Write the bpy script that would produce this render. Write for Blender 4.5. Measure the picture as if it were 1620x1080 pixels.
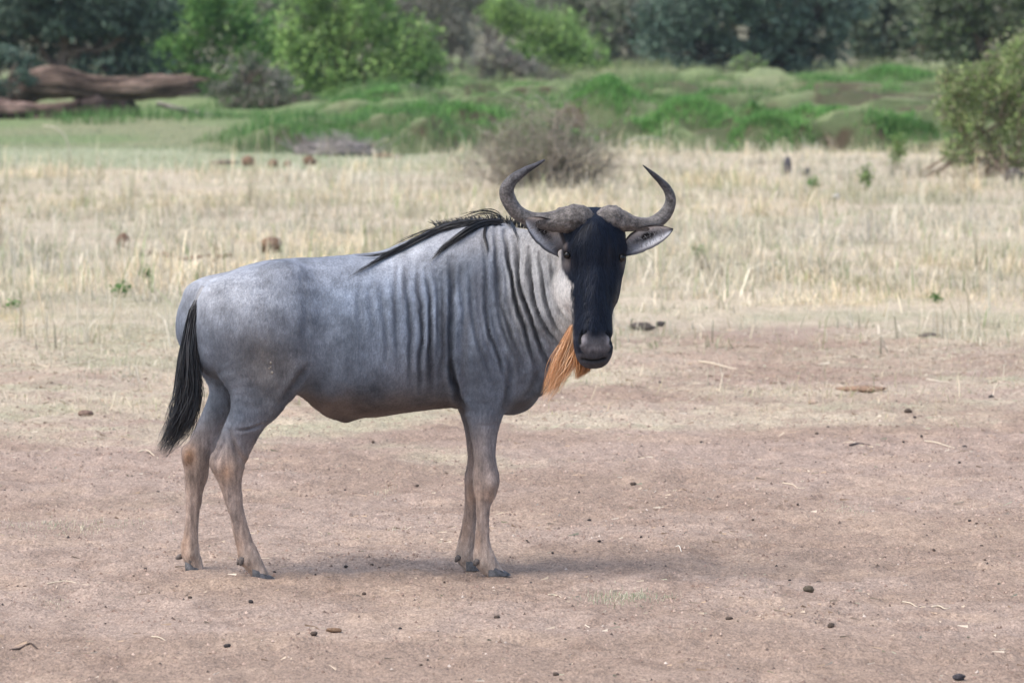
import bpy, math, random
import numpy as np
from mathutils import Vector, Matrix

for _o in list(bpy.data.objects):
    bpy.data.objects.remove(_o)
SC = bpy.context.scene
COL = SC.collection
R = math.radians

# ------------------------------------------------------------------ camera
CAM_D, CAM_H, FPX = 22.0, 2.2, 8910.0          # distance to the animal, eye height, focal length in photo pixels
PITCH = math.atan((540 - 14) / FPX)
cam_data = bpy.data.cameras.new('camera')
cam_data.sensor_width = 36.0
cam_data.lens = FPX / 1620 * 36.0
cam_data.clip_end = 3000
cam_data.dof.use_dof = True
cam_data.dof.focus_distance = 21.9
cam_data.dof.aperture_fstop = 7.1
cam = bpy.data.objects.new('camera', cam_data)
COL.objects.link(cam)
cam.location = (0, -CAM_D, CAM_H)
cam.rotation_euler = (math.pi / 2 - PITCH, 0, 0)
SC.camera = cam

# ------------------------------------------------------------------ sky, sun, exposure
SUN_EL = R(60)
world = bpy.data.worlds.new('World')
SC.world = world
world.use_nodes = True
wn = world.node_tree
wn.nodes.clear()
sky = wn.nodes.new('ShaderNodeTexSky')
sky.sky_type = 'NISHITA'
sky.sun_disc = False
sky.sun_elevation = SUN_EL
sky.air_density = 1.0
sky.dust_density = 2.0
bg = wn.nodes.new('ShaderNodeBackground')
bg.inputs['Strength'].default_value = 0.08
wo = wn.nodes.new('ShaderNodeOutputWorld')
wn.links.new(sky.outputs[0], bg.inputs[0])
wn.links.new(bg.outputs[0], wo.inputs[0])
sun_data = bpy.data.lights.new('sun', 'SUN')
sun_data.energy = 1.2
sun_data.angle = R(50)
sun_data.color = (1.0, 0.93, 0.84)
sun = bpy.data.objects.new('sun', sun_data)
COL.objects.link(sun)
# direction towards the sun: high, from the left and a little behind the camera
SUN_DIR = Vector((-math.cos(SUN_EL) * 0.86, -math.cos(SUN_EL) * 0.5, math.sin(SUN_EL)))
sun.rotation_euler = SUN_DIR.to_track_quat('Z', 'Y').to_euler()
sun.location = SUN_DIR * 40
sky.sun_rotation = math.atan2(SUN_DIR.x, SUN_DIR.y)
SC.view_settings.view_transform = 'Standard'
SC.view_settings.look = 'None'
SC.view_settings.gamma = 1.0
SC.view_settings.use_curve_mapping = False
SC.view_settings.exposure = 1.68
SC.render.engine = 'CYCLES'
SC.cycles.use_denoising = True
SC.cycles.max_bounces = 6
SC.cycles.transparent_max_bounces = 6

# ------------------------------------------------------------------ helpers
def cam_ray(px, py):
    d = np.array([(px - 810) / FPX, 1.0, -(py - 540) / FPX])
    c, s = math.cos(-PITCH), math.sin(-PITCH)
    return np.array([d[0], d[1] * c - d[2] * s, d[1] * s + d[2] * c])

def at_depth(px, py, Y):
    """world point that the photograph shows at px, py, lying on the plane Y"""
    d = cam_ray(px, py)
    t = (Y + CAM_D) / d[1]
    return np.array([0, -CAM_D, CAM_H]) + t * d

def on_ground(px, py, z=0.0):
    d = cam_ray(px, py)
    t = (z - CAM_H) / d[2]
    return np.array([0, -CAM_D, CAM_H]) + t * d

def tag(o, label=None, cat=None, group=None, kind=None):
    if label: o['label'] = label
    if cat: o['category'] = cat
    if group: o['group'] = group
    if kind: o['kind'] = kind
    return o

def link(name, me, parent=None, mats=()):
    for m in mats:
        me.materials.append(m)
    o = bpy.data.objects.new(name, me)
    COL.objects.link(o)
    if parent is not None:
        o.parent = parent
    return o

def empty(name, loc, rz=0.0):
    o = bpy.data.objects.new(name, None)
    o.empty_display_size = 0.1
    COL.objects.link(o)
    o.location = loc
    o.rotation_euler = (0, 0, rz)
    return o

def mesh_np(name, verts, faces, cols=None, smooth=True, extra=None):
    """fast mesh from arrays; faces (n,3) or (n,4); cols (nverts,3) becomes the attribute 'col'"""
    verts = np.ascontiguousarray(verts, dtype=np.float32)
    faces = np.ascontiguousarray(faces, dtype=np.int32)
    me = bpy.data.meshes.new(name)
    n, k = faces.shape
    me.vertices.add(len(verts))
    me.vertices.foreach_set('co', verts.ravel())
    me.loops.add(n * k)
    me.loops.foreach_set('vertex_index', faces.ravel())
    me.polygons.add(n)
    me.polygons.foreach_set('loop_start', np.arange(0, n * k, k, dtype=np.int32))
    me.update(calc_edges=True)
    if smooth:
        me.polygons.foreach_set('use_smooth', np.ones(n, dtype=bool))
    if cols is not None:
        a = me.attributes.new('col', 'FLOAT_COLOR', 'POINT')
        c = np.ones((len(verts), 4), np.float32)
        c[:, :3] = cols
        a.data.foreach_set('color', c.ravel())
    for key, val in (extra or {}).items():
        a = me.attributes.new(key, 'FLOAT', 'POINT')
        a.data.foreach_set('value', np.ascontiguousarray(val, np.float32))
    me.validate()
    return me

# value noise on arrays -------------------------------------------------
_rs = np.random.RandomState(7)
_tab = _rs.rand(64, 64, 64).astype(np.float32)
def noise3(p, f=1.0, seed=0):
    q = np.asarray(p, np.float32) * f + seed * 17.31
    i = np.floor(q).astype(np.int64)
    t = (q - i).astype(np.float32)
    t = t * t * (3 - 2 * t)
    i &= 63
    j = (i + 1) & 63
    x0, y0, z0 = i[..., 0], i[..., 1], i[..., 2]
    x1, y1, z1 = j[..., 0], j[..., 1], j[..., 2]
    tx, ty, tz = t[..., 0], t[..., 1], t[..., 2]
    a = _tab[x0, y0, z0] * (1 - tx) + _tab[x1, y0, z0] * tx
    b = _tab[x0, y1, z0] * (1 - tx) + _tab[x1, y1, z0] * tx
    c = _tab[x0, y0, z1] * (1 - tx) + _tab[x1, y0, z1] * tx
    d = _tab[x0, y1, z1] * (1 - tx) + _tab[x1, y1, z1] * tx
    return (a * (1 - ty) + b * ty) * (1 - tz) + (c * (1 - ty) + d * ty) * tz

def fbm(p, f=1.0, octv=4, seed=0, gain=0.5):
    s, a, tot = 0, 1.0, 0
    for k in range(octv):
        s = s + a * noise3(p, f * 2.03 ** k, seed + k)
        tot += a
        a *= gain
    return s / tot

def fbm2(x, y, f, octv=4, seed=0, gain=0.5):
    x, y = np.broadcast_arrays(np.asarray(x, np.float32), np.asarray(y, np.float32))
    return fbm(np.stack([x, y, np.full_like(x, 0.37)], -1), f, octv, seed, gain)

def sstep(a, b, x):
    t = np.clip((np.asarray(x, np.float32) - a) / (b - a), 0, 1)
    return t * t * (3 - 2 * t)

def catmull(P, n):
    """resample the rows of P (any columns) with a Catmull-Rom spline, n samples"""
    P = np.asarray(P, np.float64)
    d = np.linalg.norm(np.diff(P[:, :3], axis=0), axis=1) ** 0.5 + 1e-6
    t = np.concatenate([[0], np.cumsum(d)])
    m = np.zeros_like(P)
    m[1:-1] = (P[2:] - P[:-2]) / (t[2:] - t[:-2])[:, None]
    m[0] = (P[1] - P[0]) / d[0]
    m[-1] = (P[-1] - P[-2]) / d[-1]
    s = np.linspace(0, t[-1], n)
    i = np.clip(np.searchsorted(t, s, side='right') - 1, 0, len(P) - 2)
    h = (t[i + 1] - t[i])[:, None]
    u = ((s - t[i]) / h[:, 0])[:, None]
    return ((2 * u ** 3 - 3 * u ** 2 + 1) * P[i] + (u ** 3 - 2 * u ** 2 + u) * h * m[i]
            + (-2 * u ** 3 + 3 * u ** 2) * P[i + 1] + (u ** 3 - u ** 2) * h * m[i + 1])

def frames(P):
    """tangent, normal, binormal along a polyline (parallel transport)"""
    T = np.gradient(P, axis=0)
    T /= np.linalg.norm(T, axis=1)[:, None] + 1e-9
    ref = np.array([0, 0, 1.0]) if abs(T[0][2]) < 0.9 else np.array([1.0, 0, 0])
    N = np.zeros_like(P)
    n = ref - T[0] * ref.dot(T[0])
    for k in range(len(P)):
        n = n - T[k] * n.dot(T[k])
        n /= np.linalg.norm(n) + 1e-9
        N[k] = n
    return T, N, np.cross(T, N)

def tube_arrays(P, ra, rb=None, sides=8, cap=True):
    """verts, quads of a tube along P; ra along the normal, rb along the binormal"""
    P = np.asarray(P, float)
    ra = np.broadcast_to(np.asarray(ra, float), len(P))
    rb = ra if rb is None else np.broadcast_to(np.asarray(rb, float), len(P))
    T, N, B = frames(P)
    a = np.linspace(0, 2 * np.pi, sides, endpoint=False)
    V = (P[:, None] + N[:, None] * (np.cos(a)[None, :, None] * ra[:, None, None])
         + B[:, None] * (np.sin(a)[None, :, None] * rb[:, None, None]))
    n = len(P)
    V = V.reshape(-1, 3)
    i = np.arange(n - 1)[:, None] * sides
    j = np.arange(sides)[None]
    k = (j + 1) % sides
    F = np.stack([i + j, i + k, i + sides + k, i + sides + j], -1).reshape(-1, 4)
    if cap:
        c0, c1 = len(V), len(V) + 1
        V = np.vstack([V, P[:1], P[-1:]])
        jj = np.arange(sides)
        kk = (jj + 1) % sides
        F = np.vstack([F, np.stack([np.full(sides, c0), kk, jj, jj], -1),
                       np.stack([np.full(sides, c1), (n - 1) * sides + jj, (n - 1) * sides + kk, (n - 1) * sides + kk], -1)])
    return V, F

def ball(c, r, nu=20, nv=12, sc=(1, 1, 1)):
    u, v = np.meshgrid(np.linspace(0, 2 * np.pi, nu, endpoint=False), np.linspace(0, np.pi, nv), indexing='ij')
    P = np.stack([np.sin(v) * np.cos(u) * sc[0], np.sin(v) * np.sin(u) * sc[1], np.cos(v) * sc[2]], -1) * r + np.asarray(c)
    i = np.arange(nu * nv).reshape(nu, nv)
    j = np.roll(i, -1, 0)
    F = np.stack([i[:, :-1], i[:, 1:], j[:, 1:], j[:, :-1]], -1).reshape(-1, 4)
    return P.reshape(-1, 3), F

class Soup:
    """collects vertex / face / colour arrays (faces as triangles)"""
    def __init__(self):
        self.v, self.f, self.c, self.n = [], [], [], 0
    def add(self, V, F, col=None):
        F = np.asarray(F)
        if F.shape[1] == 4:
            t1, t2 = F[:, [0, 1, 2]], F[:, [0, 2, 3]]
            F = np.vstack([t1, t2[t2[:, 1] != t2[:, 2]]])
            F = F[(F[:, 0] != F[:, 1]) & (F[:, 1] != F[:, 2]) & (F[:, 0] != F[:, 2])]
        self.v.append(np.asarray(V, np.float32))
        self.f.append(F + self.n)
        if col is not None:
            self.c.append(np.broadcast_to(np.asarray(col, np.float32), (len(V), 3)))
        self.n += len(V)
    def build(self, name, mats, parent=None, smooth=True):
        me = mesh_np(name, np.vstack(self.v), np.vstack(self.f), np.vstack(self.c) if self.c else None, smooth)
        return link(name, me, parent, mats)

# materials -------------------------------------------------------------
def mat(name, color=None, rough=0.8, spec=0.3, attr=None, noise=None, bump=None, sheen=0.0, trans=0.0, hsv_obj=False):
    """principled material; attr = vertex colour attribute, noise = (scale, low, high) brightness mottling,
    bump = (scale, strength, distance[, stretch])"""
    m = bpy.data.materials.new(name)
    m.use_nodes = True
    nt = m.node_tree
    N, Lk = nt.nodes, nt.links
    b = N['Principled BSDF']
    b.inputs['Roughness'].default_value = rough
    b.inputs['Specular IOR Level'].default_value = spec
    if sheen:
        b.inputs['Sheen Weight'].default_value = sheen
        b.inputs['Sheen Roughness'].default_value = 0.5
    tc = N.new('ShaderNodeTexCoord')
    if attr:
        a = N.new('ShaderNodeAttribute')
        a.attribute_name = attr
        src = a.outputs['Color']
    else:
        rgb = N.new('ShaderNodeRGB')
        rgb.outputs[0].default_value = (*color, 1)
        src = rgb.outputs[0]
    for nz in ([noise] if isinstance(noise, tuple) else (noise or [])):
        t = N.new('ShaderNodeTexNoise')
        t.inputs['Scale'].default_value = nz[0]
        t.inputs['Detail'].default_value = 5
        mp = N.new('ShaderNodeMapping')
        mp.inputs['Scale'].default_value = nz[3] if len(nz) > 3 else (1, 1, 1)
        Lk.new(tc.outputs['Object'], mp.inputs[0])
        Lk.new(mp.outputs[0], t.inputs['Vector'])
        mr = N.new('ShaderNodeMapRange')
        mr.inputs['From Min'].default_value = 0.3
        mr.inputs['From Max'].default_value = 0.7
        mr.inputs['To Min'].default_value = nz[1]
        mr.inputs['To Max'].default_value = nz[2]
        Lk.new(t.outputs['Fac'], mr.inputs['Value'])
        mx = N.new('ShaderNodeVectorMath')
        mx.operation = 'SCALE'
        Lk.new(src, mx.inputs[0])
        Lk.new(mr.outputs[0], mx.inputs['Scale'])
        src = mx.outputs[0]
    Lk.new(src, b.inputs['Base Color'])
    prev = None
    for bp in ([bump] if isinstance(bump, tuple) else (bump or [])):
        t = N.new('ShaderNodeTexNoise')
        t.inputs['Scale'].default_value = bp[0]
        t.inputs['Detail'].default_value = 6
        mp = N.new('ShaderNodeMapping')
        mp.inputs['Scale'].default_value = bp[3] if len(bp) > 3 else (1, 1, 1)
        Lk.new(tc.outputs['Object'], mp.inputs[0])
        Lk.new(mp.outputs[0], t.inputs['Vector'])
        bu = N.new('ShaderNodeBump')
        bu.inputs['Strength'].default_value = bp[1]
        bu.inputs['Distance'].default_value = bp[2]
        Lk.new(t.outputs['Fac'], bu.inputs['Height'])
        if prev is not None:
            Lk.new(prev, bu.inputs['Normal'])
        prev = bu.outputs[0]
    if prev is not None:
        Lk.new(prev, b.inputs['Normal'])
    if trans:
        out = N['Material Output']
        tr = N.new('ShaderNodeBsdfTranslucent')
        Lk.new(src, tr.inputs['Color'])
        ms = N.new('ShaderNodeMixShader')
        ms.inputs[0].default_value = trans
        Lk.new(b.outputs[0], ms.inputs[1])
        Lk.new(tr.outputs[0], ms.inputs[2])
        Lk.new(ms.outputs[0], out.inputs['Surface'])
    return m
# ================================================================== terrain
def gully_line(X):
    return 90.0 + 1.6 * np.sin(np.asarray(X) * .55 + .6) + 0.9 * np.sin(np.asarray(X) * 1.3)

def height(X, Y, fine=True):
    X, Y = np.broadcast_arrays(np.asarray(X, np.float32), np.asarray(Y, np.float32))
    D = Y + CAM_D
    h = (fbm2(X, Y, .23, 3, 40) - .5) * .10 * sstep(26, 40, np.abs(D - 22) + 20)
    # bare trampled dirt: scuffs, old hoof prints, small clods
    near = sstep(46, 36, D) * sstep(6, 14, D)
    if fine:
        a = fbm2(X, Y * .8, 2.6, 3, 3) - .5
        b = fbm2(X, Y * .7, 9.0, 3, 5) - .5
        c = fbm2(X, Y * .6, 26.0, 2, 8) - .5
        h = h + near * (a * .035 + b * .034 + c * .022)
        pit = fbm2(X, Y, 5.2, 2, 12)
        h = h - near * .016 * sstep(.60, .74, pit)
    # a shallow dip under the fore feet
    fx, fy = AN_FORE
    h = h - .016 * np.exp(-(((X - fx) / .45) ** 2 + ((Y - fy) / .45) ** 2))
    # erosion gully and the raised, lumpy far bank
    gl_ = gully_line(X)
    side_ = sstep(-5.2, -2.6, X)
    lump = fbm2(X, Y, .55, 4, 17)
    cut = np.exp(-((D - gl_) / 2.1) ** 4)
    h = h - side_ * cut * (.62 + .25 * lump)
    rise = sstep(gl_ + 1.2, gl_ + 3.6, D)
    h = h + side_ * rise * (.02 + .55 * sstep(.32, .68, lump))
    h = h + (1 - side_) * sstep(100, 106, D) * (.05 + .25 * lump)
    far = sstep(100, 112, D)
    h = h + far * ((fbm2(X, Y, .16, 3, 23) - .5) * .7)
    # second small cut on the right, crumbling edge
    cut2 = np.exp(-((D - (113 + 3 * np.sin(X * .4))) / 1.6) ** 2) * sstep(2.5, 4.0, X)
    h = h - cut2 * .22 * sstep(.45, .6, fbm2(X, Y, .5, 2, 28))
    for px, Dm, rx, ry, hm in MOUNDS:
        h = h + hm * np.exp(-(((X - (px - 810) * Dm / FPX) / rx) ** 2 + ((D - Dm) / ry) ** 2))
    h = h + sstep(215, 420, D) ** 1.5 * 30
    return h
# grassy hummocks on the far bank: photo column, distance, half widths, height
MOUNDS = [(960, 98, .45, .9, .38), (1100, 96, .55, .9, .42), (1400, 124, .9, 1.6, .32), (640, 98, 1.3, .9, .22), (400, 100, 1.2, 1.0, .12), (1290, 100, 1.6, 1.6, .25)]
AN_FORE = (-.617 + (785 - 560) / 405, -.02)

def axis(parts):
    out = [parts[0][0]]
    for a, b, st in parts:
        n = max(1, int(round(abs(b - a) / st)))
        out += list(np.linspace(a, b, n + 1)[1:])
    return np.array(out)
gx = axis([(4.1, 7, .12), (7, 16, .4), (16, 60, 2.5), (60, 420, 30)])
gx = np.concatenate([-gx[::-1], axis([(-4.1, 4.1, .026)])[1:-1], gx])
gy = axis([(-90, -30, 12), (-30, -6.5, 2.5), (-6.5, 15.5, .062), (15.5, 62, .5), (62, 74, .2), (74, 110, .6), (110, 200, 2.5), (200, 420, 20)])
GX, GY = np.meshgrid(gx, gy, indexing='ij')
GX, GY = GX.astype(np.float32), GY.astype(np.float32)
GZ = height(GX, GY)
i = np.arange(GX.size).reshape(GX.shape)
GF = np.stack([i[:-1, :-1], i[1:, :-1], i[1:, 1:], i[:-1, 1:]], -1).reshape(-1, 4)

def C(r, g, b): return np.array([r, g, b], np.float32)
def lerpc(a, b, w): return a * (1 - w[..., None]) + np.asarray(b, np.float32) * w[..., None]
GD = GY + CAM_D
n1, n2, n3 = fbm2(GX, GY, .8, 4, 50), fbm2(GX, GY * .6, 6.5, 4, 55), fbm2(GX, GY, .22, 3, 58)
gc = np.ones(GX.shape + (3,), np.float32) * C(.322, .238, .184)
gc = lerpc(gc, C(.385, .295, .24), sstep(.42, .62, n1) * .8)
gc = lerpc(gc, C(.24, .17, .13), sstep(.54, .70, n2) * .5)
gc = lerpc(gc, C(.43, .32, .24), sstep(.56, .7, fbm2(GX, GY * .7, 2.4, 3, 61)) * .5)
grassy = sstep(29.5, 38.5, GD + (fbm2(GX, GY, .6, 4, 71) - .5) * 24 + (fbm2(GX, GY, .25, 2, 74) - .5) * 12 - GX * .35 + (n2 - .5) * 8)
gc = lerpc(gc, C(.52, .45, .335), grassy * (.6 + .4 * n2))
gc = lerpc(gc, C(.36, .34, .23), grassy * sstep(.48, .64, fbm2(GX, GY, 1.1, 4, 64)) * .7)
lawn = sstep(74, 82, GD + (n3 - .5) * 16) * sstep(1.5, -3.5, GX - (GD - 80) * .1 + (n1 - .5) * 3)
gc = lerpc(gc, C(.30, .335, .21), lawn * (.6 + .4 * n2))
farg = sstep(86, 92, GD)
gc = lerpc(gc, C(.17, .225, .095), farg * (.75 + .25 * n1))
gc = lerpc(gc, C(.27, .25, .16), farg * sstep(.5, .65, n3) * .6)
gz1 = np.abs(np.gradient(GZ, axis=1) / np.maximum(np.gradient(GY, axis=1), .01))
soil = fbm2(GX, GY * .5, 1.5, 3, 66)
gc = lerpc(gc, C(.085, .068, .045), sstep(88, 91, GD) * sstep(135, 115, GD) * sstep(-3.5, -1, GX) * sstep(.51, .57, fbm2(GX, GY * .7, .9, 4, 67)) * .95)
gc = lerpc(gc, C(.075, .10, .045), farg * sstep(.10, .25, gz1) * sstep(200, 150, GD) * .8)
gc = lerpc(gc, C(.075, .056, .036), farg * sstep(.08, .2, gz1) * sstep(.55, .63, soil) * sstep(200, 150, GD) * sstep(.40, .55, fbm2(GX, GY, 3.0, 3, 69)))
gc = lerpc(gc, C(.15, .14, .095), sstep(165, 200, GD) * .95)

def ground_material():
    m = mat('earth', attr='col', rough=.95, spec=.08,
            noise=[(30, .82, 1.16, (1, .6, 1)), (110, .68, 1.28, (1, .35, 1)), (6, .90, 1.10, (1, .5, 1))],
            bump=[(38, .55, .03, (1, .7, 1)), (130, .6, .012), (420, .5, .005)])
    return m
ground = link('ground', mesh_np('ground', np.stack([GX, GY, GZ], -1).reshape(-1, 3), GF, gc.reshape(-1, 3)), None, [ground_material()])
tag(ground, kind='structure')

# a strip of standing water in the gully
wx, wy = [float(v) for v in on_ground(1080, 245)[:2]]
wr = Soup()
a = np.linspace(0, 2 * np.pi, 28, endpoint=False)
rr = 1 + .25 * np.sin(a * 3 + 1) + .12 * np.sin(a * 5)
wz = float(height(wx, wy + 1.5, False))
wz = float(height(wx, 64.3, False)) + .045
V = np.stack([wx + .2 * rr * np.cos(a), 64.3 + .8 * rr * np.sin(a), np.full(28, wz)], 1)
V = np.vstack([V, [[wx, 64.3, wz]]])
wr.add(V, np.array([[k, (k + 1) % 28, 28] for k in range(28)]))
tag(wr.build('water', [mat('water', color=(.10, .12, .12), rough=.06, spec=.6)]), kind='structure')
# ================================================================== grass
M_grass = mat('grass_blades', attr='col', rough=.75, spec=.15, trans=.35)
def blades(name, X, Y, H, W, cols, lean, seed, fine=False, zoff=-.01):
    """bent blades, five vertices each"""
    rng = np.random.RandomState(seed)
    n = len(X)
    Z = height(X, Y, fine) + zoff
    az = rng.uniform(0, 2 * np.pi, n)
    ln = np.abs(rng.normal(0, 1, n)) * lean
    dx, dy = np.cos(az), np.sin(az)
    px_, py_ = -dy, dx
    V = np.empty((n, 5, 3), np.float32)
    def pt(h, k, s):
        return np.stack([X + dx * ln * H * k + px_ * W * s, Y + dy * ln * H * k + py_ * W * s, Z + H * h], 1)
    sag = np.clip(1 - ln * .35, .08, 1)
    V[:, 0], V[:, 1] = pt(0, 0, -1), pt(0, 0, 1)
    V[:, 2], V[:, 3] = pt(.55, .3, -.7), pt(.55, .3, .7)
    flat_ = np.clip(ln - 1.2, 0, 1)[:, None]
    for k_ in (2, 3):
        V[:, k_, 2] -= (flat_[:, 0] * H * .38)
    V[:, 4] = pt(0, 1, 0) + np.stack([X * 0, X * 0, H * sag], 1)
    b = np.arange(n)[:, None] * 5
    F = np.concatenate([b + [0, 1, 3], b + [0, 3, 2], b + [2, 3, 4]], 0)
    col = np.repeat(cols, 5, 0).reshape(n, 5, 3).copy()
    col[:, :2] *= .8
    me = mesh_np(name, V.reshape(-1, 3), F, col.reshape(-1, 3), smooth=False)
    o = link(name, me, None, [M_grass])
    return o

def pick(rng, n, pal, w):
    pal = np.array(pal, np.float32)
    c = pal[rng.choice(len(pal), n, p=np.array(w) / sum(w))]
    return c * rng.uniform(.75, 1.25, (n, 1)).astype(np.float32)

def scatter(rng, n, d0, d1, power=1.0):
    D = d0 + (d1 - d0) * rng.rand(n) ** power
    hw = D * .0915 * 1.08 + .5
    X = rng.uniform(-1, 1, n) * hw
    # the field goes on to both sides, a little thinner
    e = int(n * .4)
    X[:e] = np.sign(X[:e]) * (hw[:e] + np.abs(X[:e]) * 1.25)
    return X.astype(np.float32), (D - CAM_D).astype(np.float32)

STRAW = [(.74, .65, .48), (.84, .76, .60), (.63, .53, .37), (.74, .68, .54), (.54, .50, .38), (.40, .44, .25), (.29, .38, .18)]
def straw_w(gr): return [3, 3, 2, 2.2, 1.5, .8 + gr, .25 + gr]

rng = np.random.RandomState(101)
def field_of(n, d0, d1, hmin, hmax, wid, lean, seed, dens_f, dens_seed, gr=.2, power=1.0, edge=None):
    nc = max(1, n // 22)          # blades stand in clumps
    cx, cy = scatter(rng, nc, d0, d1, power)
    ci = rng.randint(0, nc, n)
    free = rng.rand(n) < .4
    X, Y = scatter(rng, n, d0, d1, power)
    sp_ = np.where(free, 1, 0).astype(np.float32)
    cr = rng.uniform(.03, .11, nc)[ci]
    X = np.where(free, X, cx[ci] + rng.normal(0, 1, n) * cr).astype(np.float32)
    Y = np.where(free, Y, cy[ci] + rng.normal(0, 1, n) * cr).astype(np.float32)
    ch = rng.uniform(.45, 1.35, nc)[ci] * np.where(free, .8, 1)
    cc_ = rng.uniform(.72, 1.22, nc)[ci]
    dn = fbm2(X, Y, dens_f, 3, dens_seed)
    keep = rng.rand(n) < sstep(.36, .58, dn) * .93 + .07
    if edge is not None:
        keep &= rng.rand(n) < edge(X, Y)
    X, Y, ch, cc_ = X[keep], Y[keep], ch[keep], cc_[keep]
    m = len(X)
    hn = fbm2(X, Y, .9, 3, dens_seed + 3)
    H = (hmin + (hmax - hmin) * rng.beta(2, 3, m) * (.15 + 1.8 * sstep(.3, .7, hn))).astype(np.float32)
    H = (H * ch).astype(np.float32)
    W = (wid * rng.uniform(.6, 1.4, m)).astype(np.float32)
    cols = pick(rng, m, STRAW, straw_w(gr)) * cc_[:, None].astype(np.float32)
    tn = fbm2(X, Y, .35, 3, 91)[:, None]
    cols = cols * (.62 + .7 * tn)
    pz = fbm2(X, Y * .8, .45, 3, 93)[:, None]
    cols = cols * np.where(pz > .5, 1 + (pz - .5) * np.array([.5, .2, -.3], np.float32), 1 + (.5 - pz) * np.array([-.5, -.45, -.25], np.float32))
    gn = sstep(.55, .7, fbm2(X, Y, .6, 3, 95))[:, None] * .45
    cols = cols * (1 - gn) + np.array([.33, .36, .20], np.float32) * gn
    return X, Y, H, W, cols, np.full(m, lean, np.float32)
def join(L): return [np.concatenate([l[k] for l in L]) for k in range(6)]
def edge_near(X, Y):
    D = Y + CAM_D
    return sstep(30.5, 40, D + (fbm2(X, Y, .6, 4, 71) - .5) * 24 + (fbm2(X, Y, .25, 2, 74) - .5) * 12 - X * .35) * .97 + .03 * sstep(29, 33, D)
def edge_litter(X, Y):
    D = Y + CAM_D
    return sstep(28.5, 37, D + (fbm2(X, Y, .6, 4, 71) - .5) * 20 - X * .35) * (.15 + .85 * sstep(.42, .6, fbm2(X, Y, 2.2, 3, 73)))
def edge_far(X, Y):
    D = Y + CAM_D
    return 1 - sstep(70, 82, D + (fbm2(X, Y, .3, 3, 72) - .5) * 10) * sstep(1.0, -2.5, X - (D - 80) * .08) * .96
A = [field_of(165000, 30.5, 52, .02, .13, .0019, 1.6, 1, 1.3, 64, .55, .8, edge_near),
     field_of(135000, 42, 87, .05, .32, .0055, 1.0, 2, .8, 66, .3, .95, edge_far),
     field_of(27000, 36, 87, .10, .42, .0052, 1.0, 3, .8, 68, .0, 1.0, edge_far),
     field_of(120000, 28, 42, .03, .11, .0015, 5.0, 6, 1.6, 70, .1, .8, edge_litter),
     field_of(58000, 31, 62, .05, .22, .0021, 4.0, 4, .8, 69, .0, .9, edge_near)]
X, Y, H, W, cols, LN = join(A)
gl2 = Y + CAM_D < gully_line(X) - 2.6
X, Y, H, W, cols, LN = X[gl2], Y[gl2], H[gl2], W[gl2], cols[gl2], LN[gl2]
dry = blades('dry_grass', X, Y, H, W, cols, LN, 5)
tag(dry, 'pale straw-coloured dry grass covering the field behind the animal', 'grass', kind='stuff')

# short grazed lawn beyond the straw, on the left
X, Y = scatter(rng, 60000, 76, 106)
k = (X < 1.0 + (Y - 56) * .1) & (rng.rand(len(X)) < .3 + .7 * sstep(.35, .6, fbm2(X, Y, .8, 3, 75)))
k &= (X < -4.2) | (Y + CAM_D < gully_line(X) - 2.4)
X, Y = X[k], Y[k]
lw_ = blades('lawn_grass', X, Y, rng.uniform(.03, .10, len(X)).astype(np.float32), np.full(len(X), .005, np.float32),
             pick(rng, len(X), [(.30, .36, .2), (.36, .40, .25), (.42, .42, .29), (.25, .32, .16)], [3, 3, 2, 2]), .5, 6)
tag(lw_, 'short grey-green grazed grass between the dry field and the fallen trunk', 'grass', kind='stuff')

# lush green grass on the banks of the gully and the flood plain beyond
X = rng.uniform(-9, 15, 150000) * np.where(rng.rand(150000) < .3, 2.2, 1).astype(np.float32)
Dq = (88 + 80 * rng.rand(150000) ** 1.6).astype(np.float32)
Y = Dq - CAM_D
k = (Dq > gully_line(X) + .8) & (np.abs(X) < Dq * .2 + 1)
k &= (X > -5.0 + 4 * (fbm2(X, Y, .8, 3, 31) - .5) + .25 * (Dq - 92)) | (Dq > 104 + 6 * (fbm2(X, Y, .8, 3, 32) - .5))
lush = fbm2(X, Y, .30, 3, 77)
k &= rng.rand(len(X)) < sstep(.36, .56, lush) * .95 + .05
X, Y, lush = X[k], Y[k], lush[k]
hh = (.06 + .26 * sstep(.40, .62, lush) * rng.uniform(.5, 1.1, len(X))).astype(np.float32)
cb = pick(rng, len(X), [(.12, .25, .075), (.16, .29, .10), (.21, .32, .13), (.08, .17, .055)], [3, 3, 1.5, 1.5])
cp = pick(rng, len(X), [(.24, .29, .13), (.30, .31, .18)], [1, 1])
wl = sstep(.42, .58, lush)[:, None] * sstep(150, 110, Y + CAM_D)[:, None]
bk_ = blades('bank_grass', X, Y, hh, np.full(len(X), .009, np.float32), cb * wl + cp * (1 - wl), .45, 8)
tag(bk_, 'lush bright green grass on the gully banks and flood plain', 'grass', kind='stuff')

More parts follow.
